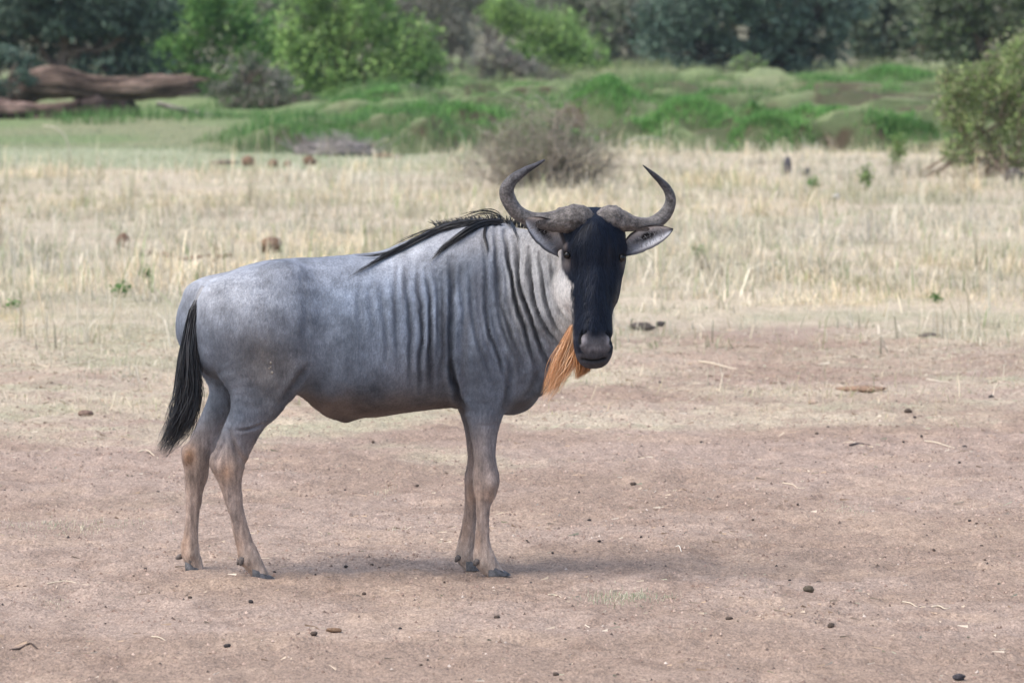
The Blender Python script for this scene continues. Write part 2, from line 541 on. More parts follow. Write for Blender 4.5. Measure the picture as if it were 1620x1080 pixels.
# the hummocks of the far bank, thick with fresh grass
hx, hy, hh_, hc = [], [], [], []
TUS = list(MOUNDS[:4])
for k in range(110):
    Dm = 92.5 + 45 * rng.rand() ** 1.5
    TUS.append((810 + FPX * rng.uniform(-4.2 + .02 * (Dm - 92), 9.5) / Dm, Dm, rng.uniform(.18, .5), rng.uniform(.25, .7), 0))
for k in range(22):
    TUS.append((1130 + 9 * k + rng.uniform(-6, 6), rng.uniform(91.6, 95), rng.uniform(.14, .3), rng.uniform(.2, .5), 0))
for px, Dm, rx, ry, hm in TUS:
    if Dm < gully_line((px - 810) * Dm / FPX) + 1.5:
        continue
    m = int(5000 * min(rx, 1.0)) if hm else int(380 * rx / .35)
    hx.append((px - 810) * Dm / FPX + rng.normal(0, .62, m) * rx)
    hy.append(Dm - CAM_D + rng.normal(0, .62, m) * ry)
    hh_.append(rng.uniform(.08, .2, m) * (1 if hm else rng.uniform(.35, 1.0)))
    hc.append(pick(rng, m, [(.15, .34, .09), (.20, .39, .11), (.26, .43, .15), (.09, .21, .06)], [3, 3, 1.5, 1.5]) * (1 if hm else rng.uniform(.55, 1.15)))
hx, hy, hh_ = [np.concatenate(q).astype(np.float32) for q in (hx, hy, hh_)]
hm_ = blades('hummock_grass', hx, hy, hh_, np.full(len(hx), .012, np.float32), np.vstack(hc), .5, 9)
tag(hm_, 'vivid green rounded hummocks of grass on the far bank of the gully', 'grass', kind='stuff')
# ================================================================== trees, bushes, logs
M_leaf = mat('leaves', attr='col', rough=.6, spec=.25, trans=.35)
M_log = mat('weathered_wood', attr='col', rough=.9, spec=.1, noise=[(5, .35, 1.35, (.4, 1, 2.2)), (16, .6, 1.3, (.4, 1, 1.6))], bump=[(7, .9, .12, (.4, 1, 2)), (30, .8, .04, (.4, 1, 1.5))])
M_bark = mat('bark', attr='col', rough=.9, spec=.1, noise=(14, .65, 1.3, (1, 1, .4)), bump=[(18, .7, .05, (1, 1, .35)), (70, .6, .02)])

def leaf_cloud(rng, blobs, n, size, pal, w, flat=.35, hollow=.4, clump=1.9, gap=.45):
    """leaf quads spread through ellipsoid blobs (x, y, z, rx, ry, rz), denser towards the skin, thinned by noise into clumps"""
    blobs = np.asarray(blobs, float)
    vol = (blobs[:, 3] * blobs[:, 4] * blobs[:, 5]) ** .8
    bi = rng.choice(len(blobs), int(n * 2.2), p=vol / vol.sum())
    d = rng.normal(size=(len(bi), 3))
    d /= np.linalg.norm(d, axis=1)[:, None]
    r = (hollow + (1 - hollow) * rng.rand(len(bi)) ** .7) * (1 + rng.normal(0, .17, len(bi)))
    P = blobs[bi, :3] + d * r[:, None] * blobs[bi, 3:6]
    nz = fbm(P.astype(np.float32), clump, 3, rng.randint(50))
    P, nz, d = P[nz > gap][:n], nz[nz > gap][:n], d[nz > gap][:n]
    m = len(P)
    nrm = d * .5 + rng.normal(0, .7, (m, 3)) + np.array([0, 0, flat])
    nrm /= np.linalg.norm(nrm, axis=1)[:, None]
    t = np.cross(nrm, rng.normal(size=(m, 3)))
    t /= np.linalg.norm(t, axis=1)[:, None] + 1e-9
    b = np.cross(nrm, t)
    s = size * rng.uniform(.55, 1.35, (m, 1))
    V = np.empty((m, 4, 3))
    V[:, 0], V[:, 1], V[:, 2], V[:, 3] = P - t * s, P + b * s * .45, P + t * s, P - b * s * .45
    V[:, 1] += nrm * s * .12
    V[:, 3] += nrm * s * .12
    pal = np.array(pal, np.float32)
    col = pal[rng.choice(len(pal), m, p=np.array(w) / sum(w))] * rng.uniform(.7, 1.3, (m, 1))
    tint = fbm(P.astype(np.float32), clump * 1.3, 2, 7)[:, None]
    col = col * (.65 + .7 * tint)
    return V.reshape(-1, 3), np.arange(m * 4).reshape(m, 4), np.repeat(col, 4, 0)

def limb(soup, rng, p0, p1, r0, r1, col, wob=.08, sides=7, n=9):
    p0, p1 = np.asarray(p0, float), np.asarray(p1, float)
    L = np.linalg.norm(p1 - p0)
    s = np.linspace(0, 1, n)
    P = p0 + (p1 - p0) * s[:, None] + np.cumsum(rng.normal(0, wob * L / n ** .5 * .6, (n, 3)), 0) * np.sin(s * np.pi)[:, None] ** .5
    V, F = tube_arrays(P, r0 + (r1 - r0) * s, None, sides)
    soup.add(V, F, np.asarray(col) * rng.uniform(.8, 1.2))
    return P

def px_scale(D): return FPX / D
def place(px, D, z=None):
    X = (px - 810) * D / FPX
    Y = D - CAM_D
    return np.array([X, Y, float(height(X, Y, False)) if z is None else z])

def blob_px(px, py, rx, ry, D, depth=1.0):
    """ellipsoid that shows at px, py with radii rx, ry (pixels) at distance D"""
    q = at_depth(px, py, D - CAM_D)
    s = D / FPX
    return [q[0], q[1], q[2], rx * s, max(rx, ry) * s * depth, ry * s]

def woody(name, label, cat, base_px, D, blobs, n, size, pal, w, stems=5, stem_r=.05, bark=(.16, .12, .095), seed=0, group=None, trunk_r=None, **kw):
    rng = np.random.RandomState(seed + 500)
    b = place(base_px, D)
    r_ = empty(name, b)
    tag(r_, label, cat, group)
    B = np.array([blob_px(*q[:4], D + (q[4] if len(q) > 4 else 0)) for q in blobs])
    L = B.copy()
    L[:, :3] -= b
    V, F, c = leaf_cloud(rng, L, n, size, pal, w, **kw)
    so = Soup()
    so.add(V, F, c)
    so.build('crown', [M_leaf], r_, smooth=False)
    st = Soup()
    if trunk_r:
        top = L[:, :3].mean(0) * np.array([.5, .5, .75])
        P = limb(st, rng, (0, 0, -.15), top, trunk_r, trunk_r * .55, bark, .08, 10, 12)
        for q in L:
            st0 = P[rng.randint(5, 12)]
            Q = limb(st, rng, st0, q[:3] + rng.normal(0, .2, 3) * q[3:6], trunk_r * .42, .02, bark, .14)
            for _ in range(3):
                limb(st, rng, Q[rng.randint(3, 8)], q[:3] + rng.normal(0, .55, 3) * q[3:6], trunk_r * .16, .01, bark, .16, 5, 7)
    else:
        for k in range(stems):
            q = L[k % len(L)]
            s0 = np.array([rng.normal(0, .12), rng.normal(0, .12), -.08]) * (1 + stems * .12)
            s0[2] = float(height(b[0] + s0[0], b[1] + s0[1], False)) - b[2] - .06
            Q = limb(st, rng, s0, q[:3] + rng.normal(0, .35, 3) * q[3:6], stem_r, stem_r * .25, bark, .12)
            for _ in range(3):
                limb(st, rng, Q[rng.randint(2, 7)], q[:3] + rng.normal(0, .6, 3) * q[3:6], stem_r * .4, stem_r * .1, bark, .16, 5, 7)
    st.build('trunk' if trunk_r else 'stems', [M_bark], r_)
    return r_

G_BRIGHT = [(.18, .35, .10), (.25, .43, .13), (.11, .22, .08), (.32, .48, .16)]
G_YEL = [(.25, .40, .12), (.33, .48, .15), (.16, .26, .09), (.23, .33, .13)]
G_DARK = [(.075, .12, .085), (.10, .15, .105), (.055, .085, .065), (.14, .19, .14)]
G_TEAL = [(.11, .17, .125), (.145, .21, .155), (.075, .115, .09), (.19, .24, .19)]
G_OLIVE = [(.16, .20, .11), (.21, .245, .15), (.115, .14, .085), (.24, .25, .18)]
G_GREY = [(.24, .23, .19), (.19, .19, .15), (.28, .265, .225), (.16, .18, .12)]
W4 = [3, 3, 2, 1]
woody('dark_tree', 'dark blue-green leafy tree rising behind the fallen trunk', 'tree', 95, 122,
      [(20, 20, 90, 70), (110, 40, 90, 60), (190, 55, 70, 60), (60, 95, 70, 40), (160, 105, 70, 35), (-40, 60, 60, 80), (230, 110, 50, 40), (240, 20, 50, 50), (100, -40, 140, 50)],
      14000, .095, G_DARK, W4, seed=1, trunk_r=.2)
woody('leafy_bush', 'leafy bush overhanging the root end of the fallen trunk', 'bush', 10, 106,
      [(10, 105, 40, 32), (-20, 130, 40, 40), (45, 120, 18, 16)], 2200, .06, G_TEAL, W4, seed=2)
woody('leafy_bush', 'bright green bush rising just behind the pointed end of the trunk', 'bush', 320, 126,
      [(300, 40, 80, 60), (370, 25, 70, 50), (285, 95, 60, 45), (350, 105, 55, 45), (400, 75, 50, 50), (330, -20, 110, 40), (435, 40, 45, 60), (250, 60, 40, 70), (290, 140, 60, 30), (360, 150, 50, 25)],
      14000, .066, G_BRIGHT, W4, seed=3)
woody('leafy_bush', 'largest yellow-green bush on the far bank, behind the lush grass', 'bush', 575, 120,
      [(500, 40, 60, 55), (560, 25, 80, 60), (640, 70, 60, 50), (520, 105, 60, 45), (600, 115, 70, 50), (670, 110, 40, 45), (560, 155, 70, 25), (540, -30, 100, 40), (460, 70, 40, 40), (455, 120, 40, 40), (640, 150, 60, 30), (700, 150, 40, 28), (480, 155, 50, 25)],
      20000, .064, G_YEL, W4, seed=4)
woody('twiggy_bush', 'grey-green twiggy bush between the two bright green bushes', 'bush', 400, 117,
      [(385, 110, 40, 35), (420, 135, 45, 30), (355, 140, 30, 20)], 2600, .06, G_GREY + [(.10, .14, .07)], [2, 2, 1, 1, 3], seed=5, stems=10, stem_r=.03)
woody('twiggy_bush', 'grey leafless thicket behind the largest yellow-green bush', 'bush', 690, 150,
      [(660, 40, 50, 45), (720, 50, 40, 50), (690, 95, 60, 40), (640, 5, 50, 30), (720, -20, 60, 30)], 6000, .07, G_GREY, W4, seed=6, stems=12, stem_r=.04)
woody('leafy_bush', 'fresh green rounded bush on the rise behind the grey brushwood', 'bush', 860, 152,
      [(830, 35, 45, 35), (880, 55, 55, 40), (930, 85, 40, 35), (850, 85, 50, 35), (900, 105, 60, 25), (800, 15, 40, 30), (960, 110, 30, 20)], 11000, .07, G_YEL, W4, seed=7)
woody('twiggy_bush', 'grey-brown brushwood at the foot of the fresh green bush', 'bush', 800, 142,
      [(775, 95, 35, 28), (820, 110, 45, 30), (765, 125, 35, 20), (870, 125, 35, 15)], 3600, .06, G_GREY + [(.15, .12, .11)], [2, 2, 2, 1, 2], seed=8, stems=12, stem_r=.03)
woody('grey_bush', 'pale olive thicket left of the big dark tree on the flood plain', 'bush', 985, 178,
      [(960, 45, 60, 45), (1020, 75, 50, 45), (980, 10, 80, 35), (900, 0, 60, 30), (1010, 115, 40, 20), (955, 100, 40, 25)], 7000, .10, G_OLIVE + G_GREY, [2, 2, 1, 1, 2, 2, 1, 1], seed=9)
woody('dark_tree', 'broad dark shade tree with drooping crown and deep shadow beneath', 'tree', 1270, 160,
      [(1060, 25, 60, 45), (1140, 20, 80, 50), (1230, 30, 80, 50), (1300, 40, 60, 55), (1110, 70, 50, 25), (1200, 75, 55, 28), (1280, 95, 50, 40), (1050, 75, 45, 35), (1180, -30, 150, 40), (1265, 125, 45, 22), (1090, 105, 60, 22), (1320, 0, 60, 50)],
      17000, .11, G_TEAL, W4, seed=10, trunk_r=.34, bark=(.045, .038, .034))
woody('shade_tree', 'grey-green tree behind the shrubs right of the dark shade tree', 'tree', 1400, 172,
      [(1370, 30, 60, 40), (1430, 50, 55, 35), (1400, -10, 80, 40), (1380, 75, 45, 22), (1450, 15, 50, 40)], 7000, .12, G_OLIVE + G_TEAL, [2, 2, 2, 1, 1, 1, 1, 1], seed=11, trunk_r=.22, bark=(.09, .075, .06))
woody('shade_tree', 'olive tree with spreading branches above the right-hand bush', 'tree', 1560, 138,
      [(1480, 40, 55, 30), (1540, 25, 60, 40), (1610, 35, 60, 50), (1460, 80, 45, 22), (1520, 85, 45, 25), (1570, -20, 110, 40), (1640, 80, 50, 50), (1500, 5, 50, 30)],
      9500, .085, G_OLIVE + [(.09, .14, .05)], [2, 2, 2, 1, 3], seed=12, trunk_r=.2, bark=(.14, .105, .08), gap=.46)
woody('leafy_bush', 'near green bush with bare brown twigs at the edge of the dry grass', 'bush', 1565, 74.5,
      [(1530, 135, 45, 40), (1590, 120, 50, 55), (1505, 180, 32, 34), (1560, 195, 60, 45), (1620, 180, 50, 60), (1530, 240, 45, 28), (1600, 245, 50, 25), (1640, 90, 50, 50), (1495, 120, 16, 16)],
      9000, .036, [(.25, .34, .12), (.32, .40, .16), (.17, .23, .09), (.33, .33, .2), (.25, .21, .15)], [3, 2, 2, 1.5, 1], seed=13, stems=26, stem_r=.02, bark=(.22, .165, .125), gap=.47, clump=2.6)
woody('small_bush', 'small yellow-green bush standing in front of the dark shade tree', 'bush', 1185, 152,
      [(1185, 108, 30, 22), (1165, 128, 26, 14), (1210, 130, 20, 14)], 1900, .065, G_OLIVE + G_YEL, [2, 2, 1, 1, 1, 1, 1, 1], seed=14)
woody('small_bush', 'round fresh green shrub beside the trunk of the dark shade tree', 'bush', 1350, 157,
      [(1350, 130, 34, 20), (1330, 140, 20, 12)], 1900, .07, G_BRIGHT, W4, seed=15)
woody('small_bush', 'dull green shrub between the round shrub and the near right bush', 'bush', 1425, 160,
      [(1425, 130, 36, 20), (1455, 138, 20, 12), (1395, 138, 16, 12)], 1900, .07, [(.09, .17, .06), (.12, .2, .08), (.06, .11, .045)], [1, 1, 1], seed=16)
for k, (px, py, rx, ry, D, pal, lab) in enumerate([
    (470, 5, 130, 40, 215, G_OLIVE, 'olive hillside bush seen over the leafy bushes left of centre'),
    (760, -5, 120, 40, 220, G_GREY + G_OLIVE, 'grey hillside thicket above the grey leafless thicket'),
    (1010, -20, 140, 40, 230, G_GREY + G_OLIVE, 'grey-olive hillside thicket behind the big dark tree'),
    (1460, 75, 120, 40, 205, G_GREY + G_OLIVE, 'grey hillside thicket seen under the grey-green tree'),
    (180, -20, 160, 60, 200, G_DARK, 'dark hillside thicket above the dark blue-green tree'),
    (690, 130, 60, 25, 170, G_GREY, 'low grey brush under the grey leafless thicket')]):
    woody('hillside_bush', lab, 'bush', px, D, [(px - rx * .5, py, rx * .5, ry * .8), (px + rx * .5, py + 6, rx * .5, ry * .8), (px, py - 10, rx * .6, ry)],
          3800, .13, pal, [1] * len(pal), seed=30 + k, stems=8, stem_r=.06)

woody('low_brush', 'low grey-green brush at the foot of the largest yellow-green bush', 'bush', 640, 114,
      [(600, 165, 45, 18), (660, 160, 50, 22), (715, 165, 35, 18), (550, 170, 40, 14)], 4200, .05, G_GREY + [(.12, .17, .08), (.09, .12, .06)], [1, 1, 1, 1, 3, 3], seed=51, stems=14, stem_r=.02)
woody('low_brush', 'shadowy brown brush under the bright green bush beside the trunk', 'bush', 440, 113,
      [(420, 160, 45, 18), (470, 165, 45, 18), (370, 165, 35, 14)], 3400, .05, [(.14, .115, .095), (.11, .12, .07), (.17, .15, .12), (.10, .14, .07)], [2, 2, 1, 2], seed=52, stems=14, stem_r=.02)
# ---- dry thorn bush behind the horns: mostly bare twigs
def thorn_bush():
    rng = np.random.RandomState(900)
    D = 69.0
    b = place(868, D)
    r_ = empty('thorn_bush', b)
    tag(r_, 'dry grey thorn bush of bare twigs standing in the straw grass', 'bush')
    tw, lf = Soup(), []
    s = D / FPX
    for k in range(125):
        a = rng.uniform(0, 2 * np.pi)
        tip = np.array([rng.uniform(-135, 135) * s, rng.uniform(-.6, .6), 0])
        hmax = (150 - .0062 * (abs(tip[0] / s)) ** 2) * s
        tip[2] = rng.uniform(.35, 1.0) * max(hmax, .25)
        c = np.array(rng.choice([.24, .3, .36])) * np.array([1, .88, .72])
        base = np.array([rng.normal(0, .22), rng.normal(0, .16), -.03])
        P = limb(tw, rng, base, tip, .011, .003, c, .22, 5, 9)
        for j in range(6):
            q = P[rng.randint(2, 9)]
            e = q + rng.normal(0, .16, 3) + np.array([0, 0, .05])
            e[2] = max(e[2], .05)
            Q = limb(tw, rng, q, e, .0045, .0016, c, .22, 4, 5)
            for _ in range(2):
                e2 = Q[-1] + rng.normal(0, .07, 3)
                e2[2] = max(e2[2], .05)
                limb(tw, rng, Q[rng.randint(1, 5)], e2, .003, .0012, c, .2, 3, 3)
    tag(tw.build('twigs', [M_bark], r_), kind='stuff')
    L = [[0, 0, .6, .75, .5, .45], [-.35, 0, .4, .4, .4, .35], [.4, 0, .35, .45, .4, .3]]
    V, F, c = leaf_cloud(rng, L, 3000, .017, [(.25, .26, .15), (.2, .25, .12), (.3, .27, .2)], [1, 1, 1], gap=.45, clump=4)
    V[:, 2] = np.maximum(V[:, 2], .04)
    so = Soup()
    so.add(V, F, c)
    so.build('leaves', [M_leaf], r_, smooth=False)
thorn_bush()

# ---- fallen trunks
def fallen(name, label, rows, D, bark, seed, rough=.085, spike=None, broken=True):
    """rows: px, py, half thickness px"""
    rng = np.random.RandomState(seed)
    b = place(np.mean([r[0] for r in rows]), D)
    r_ = empty(name, b)
    tag(r_, label, 'log')
    S = catmull(np.array([(*(at_depth(px, py, D - CAM_D + dy) - b), h * D / FPX) for px, py, h, dy in rows]), 60)
    V, F = tube_arrays(S[:, :3], S[:, 3], S[:, 3] * .95, 26)
    ax = np.vstack([np.repeat(S[:, :3], 26, 0), S[:1, :3], S[-1:, :3]])
    o = V - ax
    ln = np.linalg.norm(o, axis=1)[:, None]
    ang = np.concatenate([np.tile(np.arange(26), 60), [0, 0]])
    s = np.concatenate([np.repeat(np.linspace(0, 1, 60), 26), [0, 1]])
    rid = .6 * fbm(np.stack([ang * .45, s * 5, s * 0 + seed], -1).astype(np.float32), 1.0, 4, seed) + .4 * fbm(np.stack([ang * 1.1, s * 2.5, s * 0 + seed], -1).astype(np.float32), 1.0, 2, seed + 1)
    V = V + o / np.maximum(ln, 1e-3) * ((rid - .5) * rough * 4)[:, None] * np.minimum(ln / .08, 1)
    if broken:      # jagged broken ends
        T = S[-1, :3] - S[-3, :3]
        T /= np.linalg.norm(T)
        e = np.exp(-((1 - s) / .03) ** 2)
        V = V + T * (e * (fbm(np.stack([ang * .9, s, s], -1).astype(np.float32), 1.0, 2, 3) - .4) * .5)[:, None]
    c = np.asarray(bark)[None] * (.12 + 1.75 * sstep(.25, .75, rid))[:, None]
    so = Soup()
    so.add(V, F, c)
    so.build('trunk', [M_log], r_)
    if spike:
        sp = Soup()
        for a_, b_, r0 in spike:
            P = catmull(np.array([at_depth(*a_, D - CAM_D) - b, (at_depth(*a_, D - CAM_D) + at_depth(*b_, D - CAM_D)) / 2 - b + np.array([0, 0, .02]), at_depth(*b_, D - CAM_D) - b]), 8)
            V, F = tube_arrays(P, np.linspace(r0, .012, 8), None, 8)
            sp.add(V, F, np.asarray(bark) * 1.25)
        sp.build('splinter', [M_log], r_)
    return r_
BK = (.16, .115, .092)
fallen('fallen_log', 'big grey-brown fallen tree trunk ending in a pointed splinter', [(28, 150, 22, .3), (60, 134, 24, .2), (100, 130, 22, 0), (150, 140, 19, 0), (210, 141, 18, 0), (265, 139, 17, 0), (298, 135, 13, 0)], 106.5, BK, 41,
       spike=[((288, 132), (333, 126), .11), ((292, 140), (306, 142), .08)])
fallen('fallen_log', 'short thick log with a broken pale end lying below the big trunk', [(-40, 178, 26, 0), (10, 182, 20, 0), (55, 184, 17, 0), (95, 176, 13, 0), (122, 169, 9, 0)], 105.0, (.17, .118, .098), 42)
fallen('root_mass', 'dark tangled root mass under the big fallen trunk', [(120, 178, 22, .3), (150, 172, 26, .4), (180, 172, 24, .4), (205, 180, 18, .3), (214, 188, 10, .2)], 106.2, (.085, .062, .055), 43, rough=.12)
fallen('root_mass', 'reddish upturned root plate at the thick end of the trunk', [(-20, 150, 20, .4), (10, 165, 24, .4), (30, 178, 22, .4), (40, 190, 14, .3)], 106.6, (.13, .075, .06), 44, rough=.12)
fallen('fallen_branch', 'pale thin bare branch lying in green grass beside the trunk', [(248, 164, 4, 0), (275, 171, 4.5, 0), (305, 178, 4, 0), (336, 184, 3, 0)], 107.5, (.30, .26, .235), 45, rough=.01)

# the far hillside, a wood that reads as one mass
rng = np.random.RandomState(640)
FB = []
for k in range(70):
    D_ = rng.uniform(235, 340)
    X_ = rng.uniform(-1, 1) * D_ * .11
    z_ = float(height(X_, D_ - CAM_D, False))
    r_ = rng.uniform(1.6, 3.2)
    FB.append([X_, D_ - CAM_D, z_ + r_ * .5, r_ * 1.3, r_ * 1.2, r_])
for k in range(60):      # the wood closes in on both sides of the open ground
    D_ = rng.uniform(118, 200)
    X_ = (D_ * rng.uniform(.115, .26) + 1.5) * (1 if k % 2 else -1)
    r_ = rng.uniform(1.2, 2.4)
    FB.append([X_, D_ - CAM_D, float(height(X_, D_ - CAM_D, False)) + r_ * .6, r_ * 1.3, r_ * 1.2, r_])
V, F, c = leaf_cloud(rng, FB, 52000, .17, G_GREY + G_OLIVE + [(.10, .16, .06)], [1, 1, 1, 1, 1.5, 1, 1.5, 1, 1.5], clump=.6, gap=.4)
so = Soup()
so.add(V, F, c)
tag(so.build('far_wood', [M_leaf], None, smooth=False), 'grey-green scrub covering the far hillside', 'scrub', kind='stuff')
# grey heap of dead brush at the near edge of the gully
rng = np.random.RandomState(71)
b = place(532, 85.0)
hp = empty('brush_heap', b)
tag(hp, 'pale grey heap of dead brushwood and earth at the gully edge', 'heap')
V, F = ball((0, 0, 0), 1.0, 36, 20)
V = V * np.array([.58, .5, .16]) * (1 + (fbm(V.astype(np.float32), 3.2, 4, 5) - .5) * .9)[:, None]
so = Soup()
so.add(V + [0, 0, .04], F, np.array([.27, .245, .23]) * (.6 + .8 * fbm(V.astype(np.float32), 14, 3, 9))[:, None])
so.build('earth', [M_bark], hp)
so = Soup()
for k in range(420):
    p0 = np.array([rng.normal(0, .28), rng.normal(-.1, .25), rng.uniform(.0, .14)])
    limb(so, rng, p0, p0 + np.array([rng.normal(0, .22), rng.normal(0, .15), rng.uniform(.0, .28)]), .007, .002, np.array([.30, .27, .25]) * rng.uniform(.6, 1.3), .15, 5, 6)
tag(so.build('twigs', [M_bark], hp), kind='stuff')
# ================================================================== clods, mounds, stalks, pellets, straw
M_soil = mat('clod_soil', attr='col', rough=.95, spec=.08, noise=(30, .7, 1.3), bump=[(40, .7, .02), (140, .6, .008)])
M_dung = mat('dung', attr='col', rough=.8, spec=.15, noise=(90, .6, 1.4), bump=(160, .6, .004))
M_straw = mat('straw', attr='col', rough=.7, spec=.2)

def lump_mesh(seed, r, sc=(1, 1, .7), rough=.35, nu=18, nv=12, f=1.6):
    V, F = ball((0, 0, 0), 1.0, nu, nv)
    n = fbm((V + seed * 3.7).astype(np.float32), f, 4, seed % 40)
    V = V * (1 + (n - .5) * rough * 2)[:, None] * np.array(sc) * r
    return V, F

def clod(name, label, cat, px, py, rpx, col, seed, sc=(1, 1, .75), group=None, rough=.4, sink=.25, m=None):
    q = on_ground(px, py)
    D = q[1] + CAM_D
    r = rpx * D / FPX
    z = float(height(q[0], q[1]))
    V, F = lump_mesh(seed, r, sc, rough)
    V[:, 2] -= V[:, 2].min() * (1 - sink)
    so = Soup()
    so.add(V, F, np.asarray(col) * (.7 + .6 * fbm(V.astype(np.float32), 6 / r * .2, 3, seed % 30))[:, None])
    o = so.build(name, [m or M_soil])
    o.location = (q[0], q[1], z)
    tag(o, label, cat, group)
    return o

CL = (.20, .125, .085)
clod('earth_clod', 'rounded brown earth clod lying in the dry grass above the animal\'s back', 'clod', 428, 402, 19, CL, 3)
clod('earth_clod', 'upright dark brown clod beside leafy green weeds in the dry grass', 'clod', 195, 396, 12, (.17, .10, .07), 4, (.9, .9, 1.1))
rng = np.random.RandomState(6)
NTH = ['first', 'second', 'third', 'fourth', 'fifth', 'sixth', 'seventh', 'eighth', 'ninth', 'tenth', 'eleventh', 'twelfth', 'thirteenth']
for k in range(13):
    px = 226 + k * 11 + rng.uniform(-4, 4)
    clod('soil_crumb', '%s brown soil crumb of the row, counted from the upright dark clod' % NTH[k], 'clod', px, 408 + rng.uniform(-4, 6), rng.uniform(3.5, 8), (.22, .145, .10), 20 + k, (1.3, 1, .6), 'soil crumbs in the dry grass')
for px, py, r_, lab in ((392, 263, 10, 'orange-brown dung ball at one end of the far row, beside a dark log piece'), (432, 264, 8, 'brown dung ball on the lawn, next to the orange-brown one'),
                        (455, 264, 7, 'smallest brown dung ball on the lawn, next to the pale-fronted one'), (490, 262, 10, 'dark dung ball with a pale front, ending the row near the grey mound')):
    clod('dung_ball', lab, 'dung ball', px, py, r_, (.20, .125, .085), px, (1, 1, .85), 'dung balls on the green lawn')
clod('bark_slab', 'flat dark slab of wood beside the row of dung balls', 'wood', 355, 260, 18, (.15, .11, .09), 77, (1.2, .4, .22))
clod('bark_slab', 'flat reddish wood slab on the lawn in front of the gully', 'wood', 610, 254, 20, (.21, .145, .11), 78, (1.2, .4, .2))
clod('stump', 'dark grey weathered stump standing in the dry grass', 'stump', 1246, 276, 8, (.10, .095, .105), 80, (.8, .8, 1.9), rough=.3, sink=.1)
clod('stump', 'very short dark stump next to the weathered one', 'stump', 1277, 278, 6, (.08, .075, .085), 81, (.8, .8, 1.3), rough=.3, sink=.1)
clod('rock', 'dark rock under the near right bush', 'rock', 1603, 288, 16, (.085, .075, .07), 82, (1, .8, .9))
clod('pale_stone', 'small white stone lying in the dry grass behind the head', 'stone', 1322, 316, 6, (.55, .52, .47), 83, (1, 1, .8), sink=-.3)
clod('dark_clod', 'dark charred clod at the edge of the dry grass right of the muzzle', 'clod', 1016, 520, 17, (.10, .085, .075), 84, (1.2, .6, .38))
clod('dark_clod', 'smaller dark clod beside the charred one', 'clod', 1045, 514, 7, (.09, .08, .075), 85, (1, .7, .6))
clod('dark_clod', 'dark lump in the low grass far right of the muzzle', 'clod', 1470, 528, 14, (.11, .09, .08), 86, (1.2, .7, .35))
clod('earth_clod', 'crumbled brown clod on bare dirt left of the hind legs', 'clod', 136, 657, 11, (.20, .14, .11), 87, (1.1, 1, .6))
clod('bark_strip', 'curved strip of brown bark lying on the dirt', 'bark', 1363, 619, 40, (.27, .18, .125), 88, (1.0, .35, .14), rough=.25)
clod('dung_clump', 'flattened fibrous brown dung clump on the dirt below the belly', 'dung', 527, 1000, 10, (.20, .13, .085), 89, (1.3, .9, .4))
clod('pale_chip', 'pale wood chip lying on the dirt by the bark strip', 'chip', 1286, 637, 7, (.52, .40, .31), 90, (1.1, .8, .7))

PEL = [(250, 776), (251, 862), (211, 914), (230, 901), (300, 949), (167, 982), (397, 955), (359, 1027), (272, 565), (501, 865), (588, 893), (586, 899), (600, 896),
       (547, 897), (434, 900), (443, 900), (499, 912), (576, 936), (633, 990), (786, 978), (497, 1008), (703, 920), (790, 1073), (879, 1070), (730, 1074), (817, 804),
       (833, 855), (874, 875), (666, 1049), (1002, 766), (1044, 604), (932, 822), (1014, 851), (948, 863), (1049, 833), (916, 784), (1220, 760), (1218, 709), (1215, 831),
       (1191, 823), (1154, 977), (902, 1053), (983, 1036), (999, 1066), (1249, 913), (1568, 629), (1437, 649), (1447, 663), (1413, 592), (1292, 687), (1310, 677),
       (1458, 689), (1429, 698), (1525, 704), (1518, 732), (1534, 820), (1553, 856), (1558, 892), (1477, 865), (1505, 923), (1295, 915), (1315, 992), (1262, 797),
       (1400, 881), (1581, 873), (1456, 958), (1545, 826), (1110, 700), (660, 770), (590, 700)]
BIG = {(786, 978): 6, (497, 1008): 6.5, (576, 936): 5, (359, 1027): 5.5, (397, 955): 5, (1568, 629): 6, (1295, 915): 5, (633, 990): 4, (879, 1070): 6, (1154, 977): 6, (1002, 766): 6, (1525, 704): 6, (1437, 649): 7, (1315, 992): 8}
pm = []
for k in range(6):
    V, F = lump_mesh(200 + k, 1.0, (1.2, .95, .75), .5, 10, 7, 1.1)
    V[:, 2] += .55
    so = Soup()
    so.add(V, F, (np.array([.050, .043, .042]) if k < 3 else np.array([.10, .075, .06])) * (.7 + .6 * fbm(V.astype(np.float32), 2.0, 2, k))[:, None])
    o_ = so.build('dung_pellet', [M_dung])
    pm.append(o_.data)
    bpy.data.objects.remove(o_)
rng = np.random.RandomState(44)
pellets = []
for px, py in PEL:
    q = on_ground(px, py)
    r_ = BIG.get((px, py), rng.uniform(1.9, 3.3)) * .92 * (q[1] + CAM_D) / FPX
    o = bpy.data.objects.new('dung_pellet', pm[rng.randint(6)])
    COL.objects.link(o)
    o.location = (q[0], q[1], float(height(q[0], q[1])) - .1 * r_)
    o.scale = (r_, r_, r_ * rng.uniform(.8, 1.1))
    o.rotation_euler = (0, 0, rng.uniform(0, 6))
    tag(o, None, 'dung', 'dung pellets scattered on the dirt')
    pellets.append((o, q))
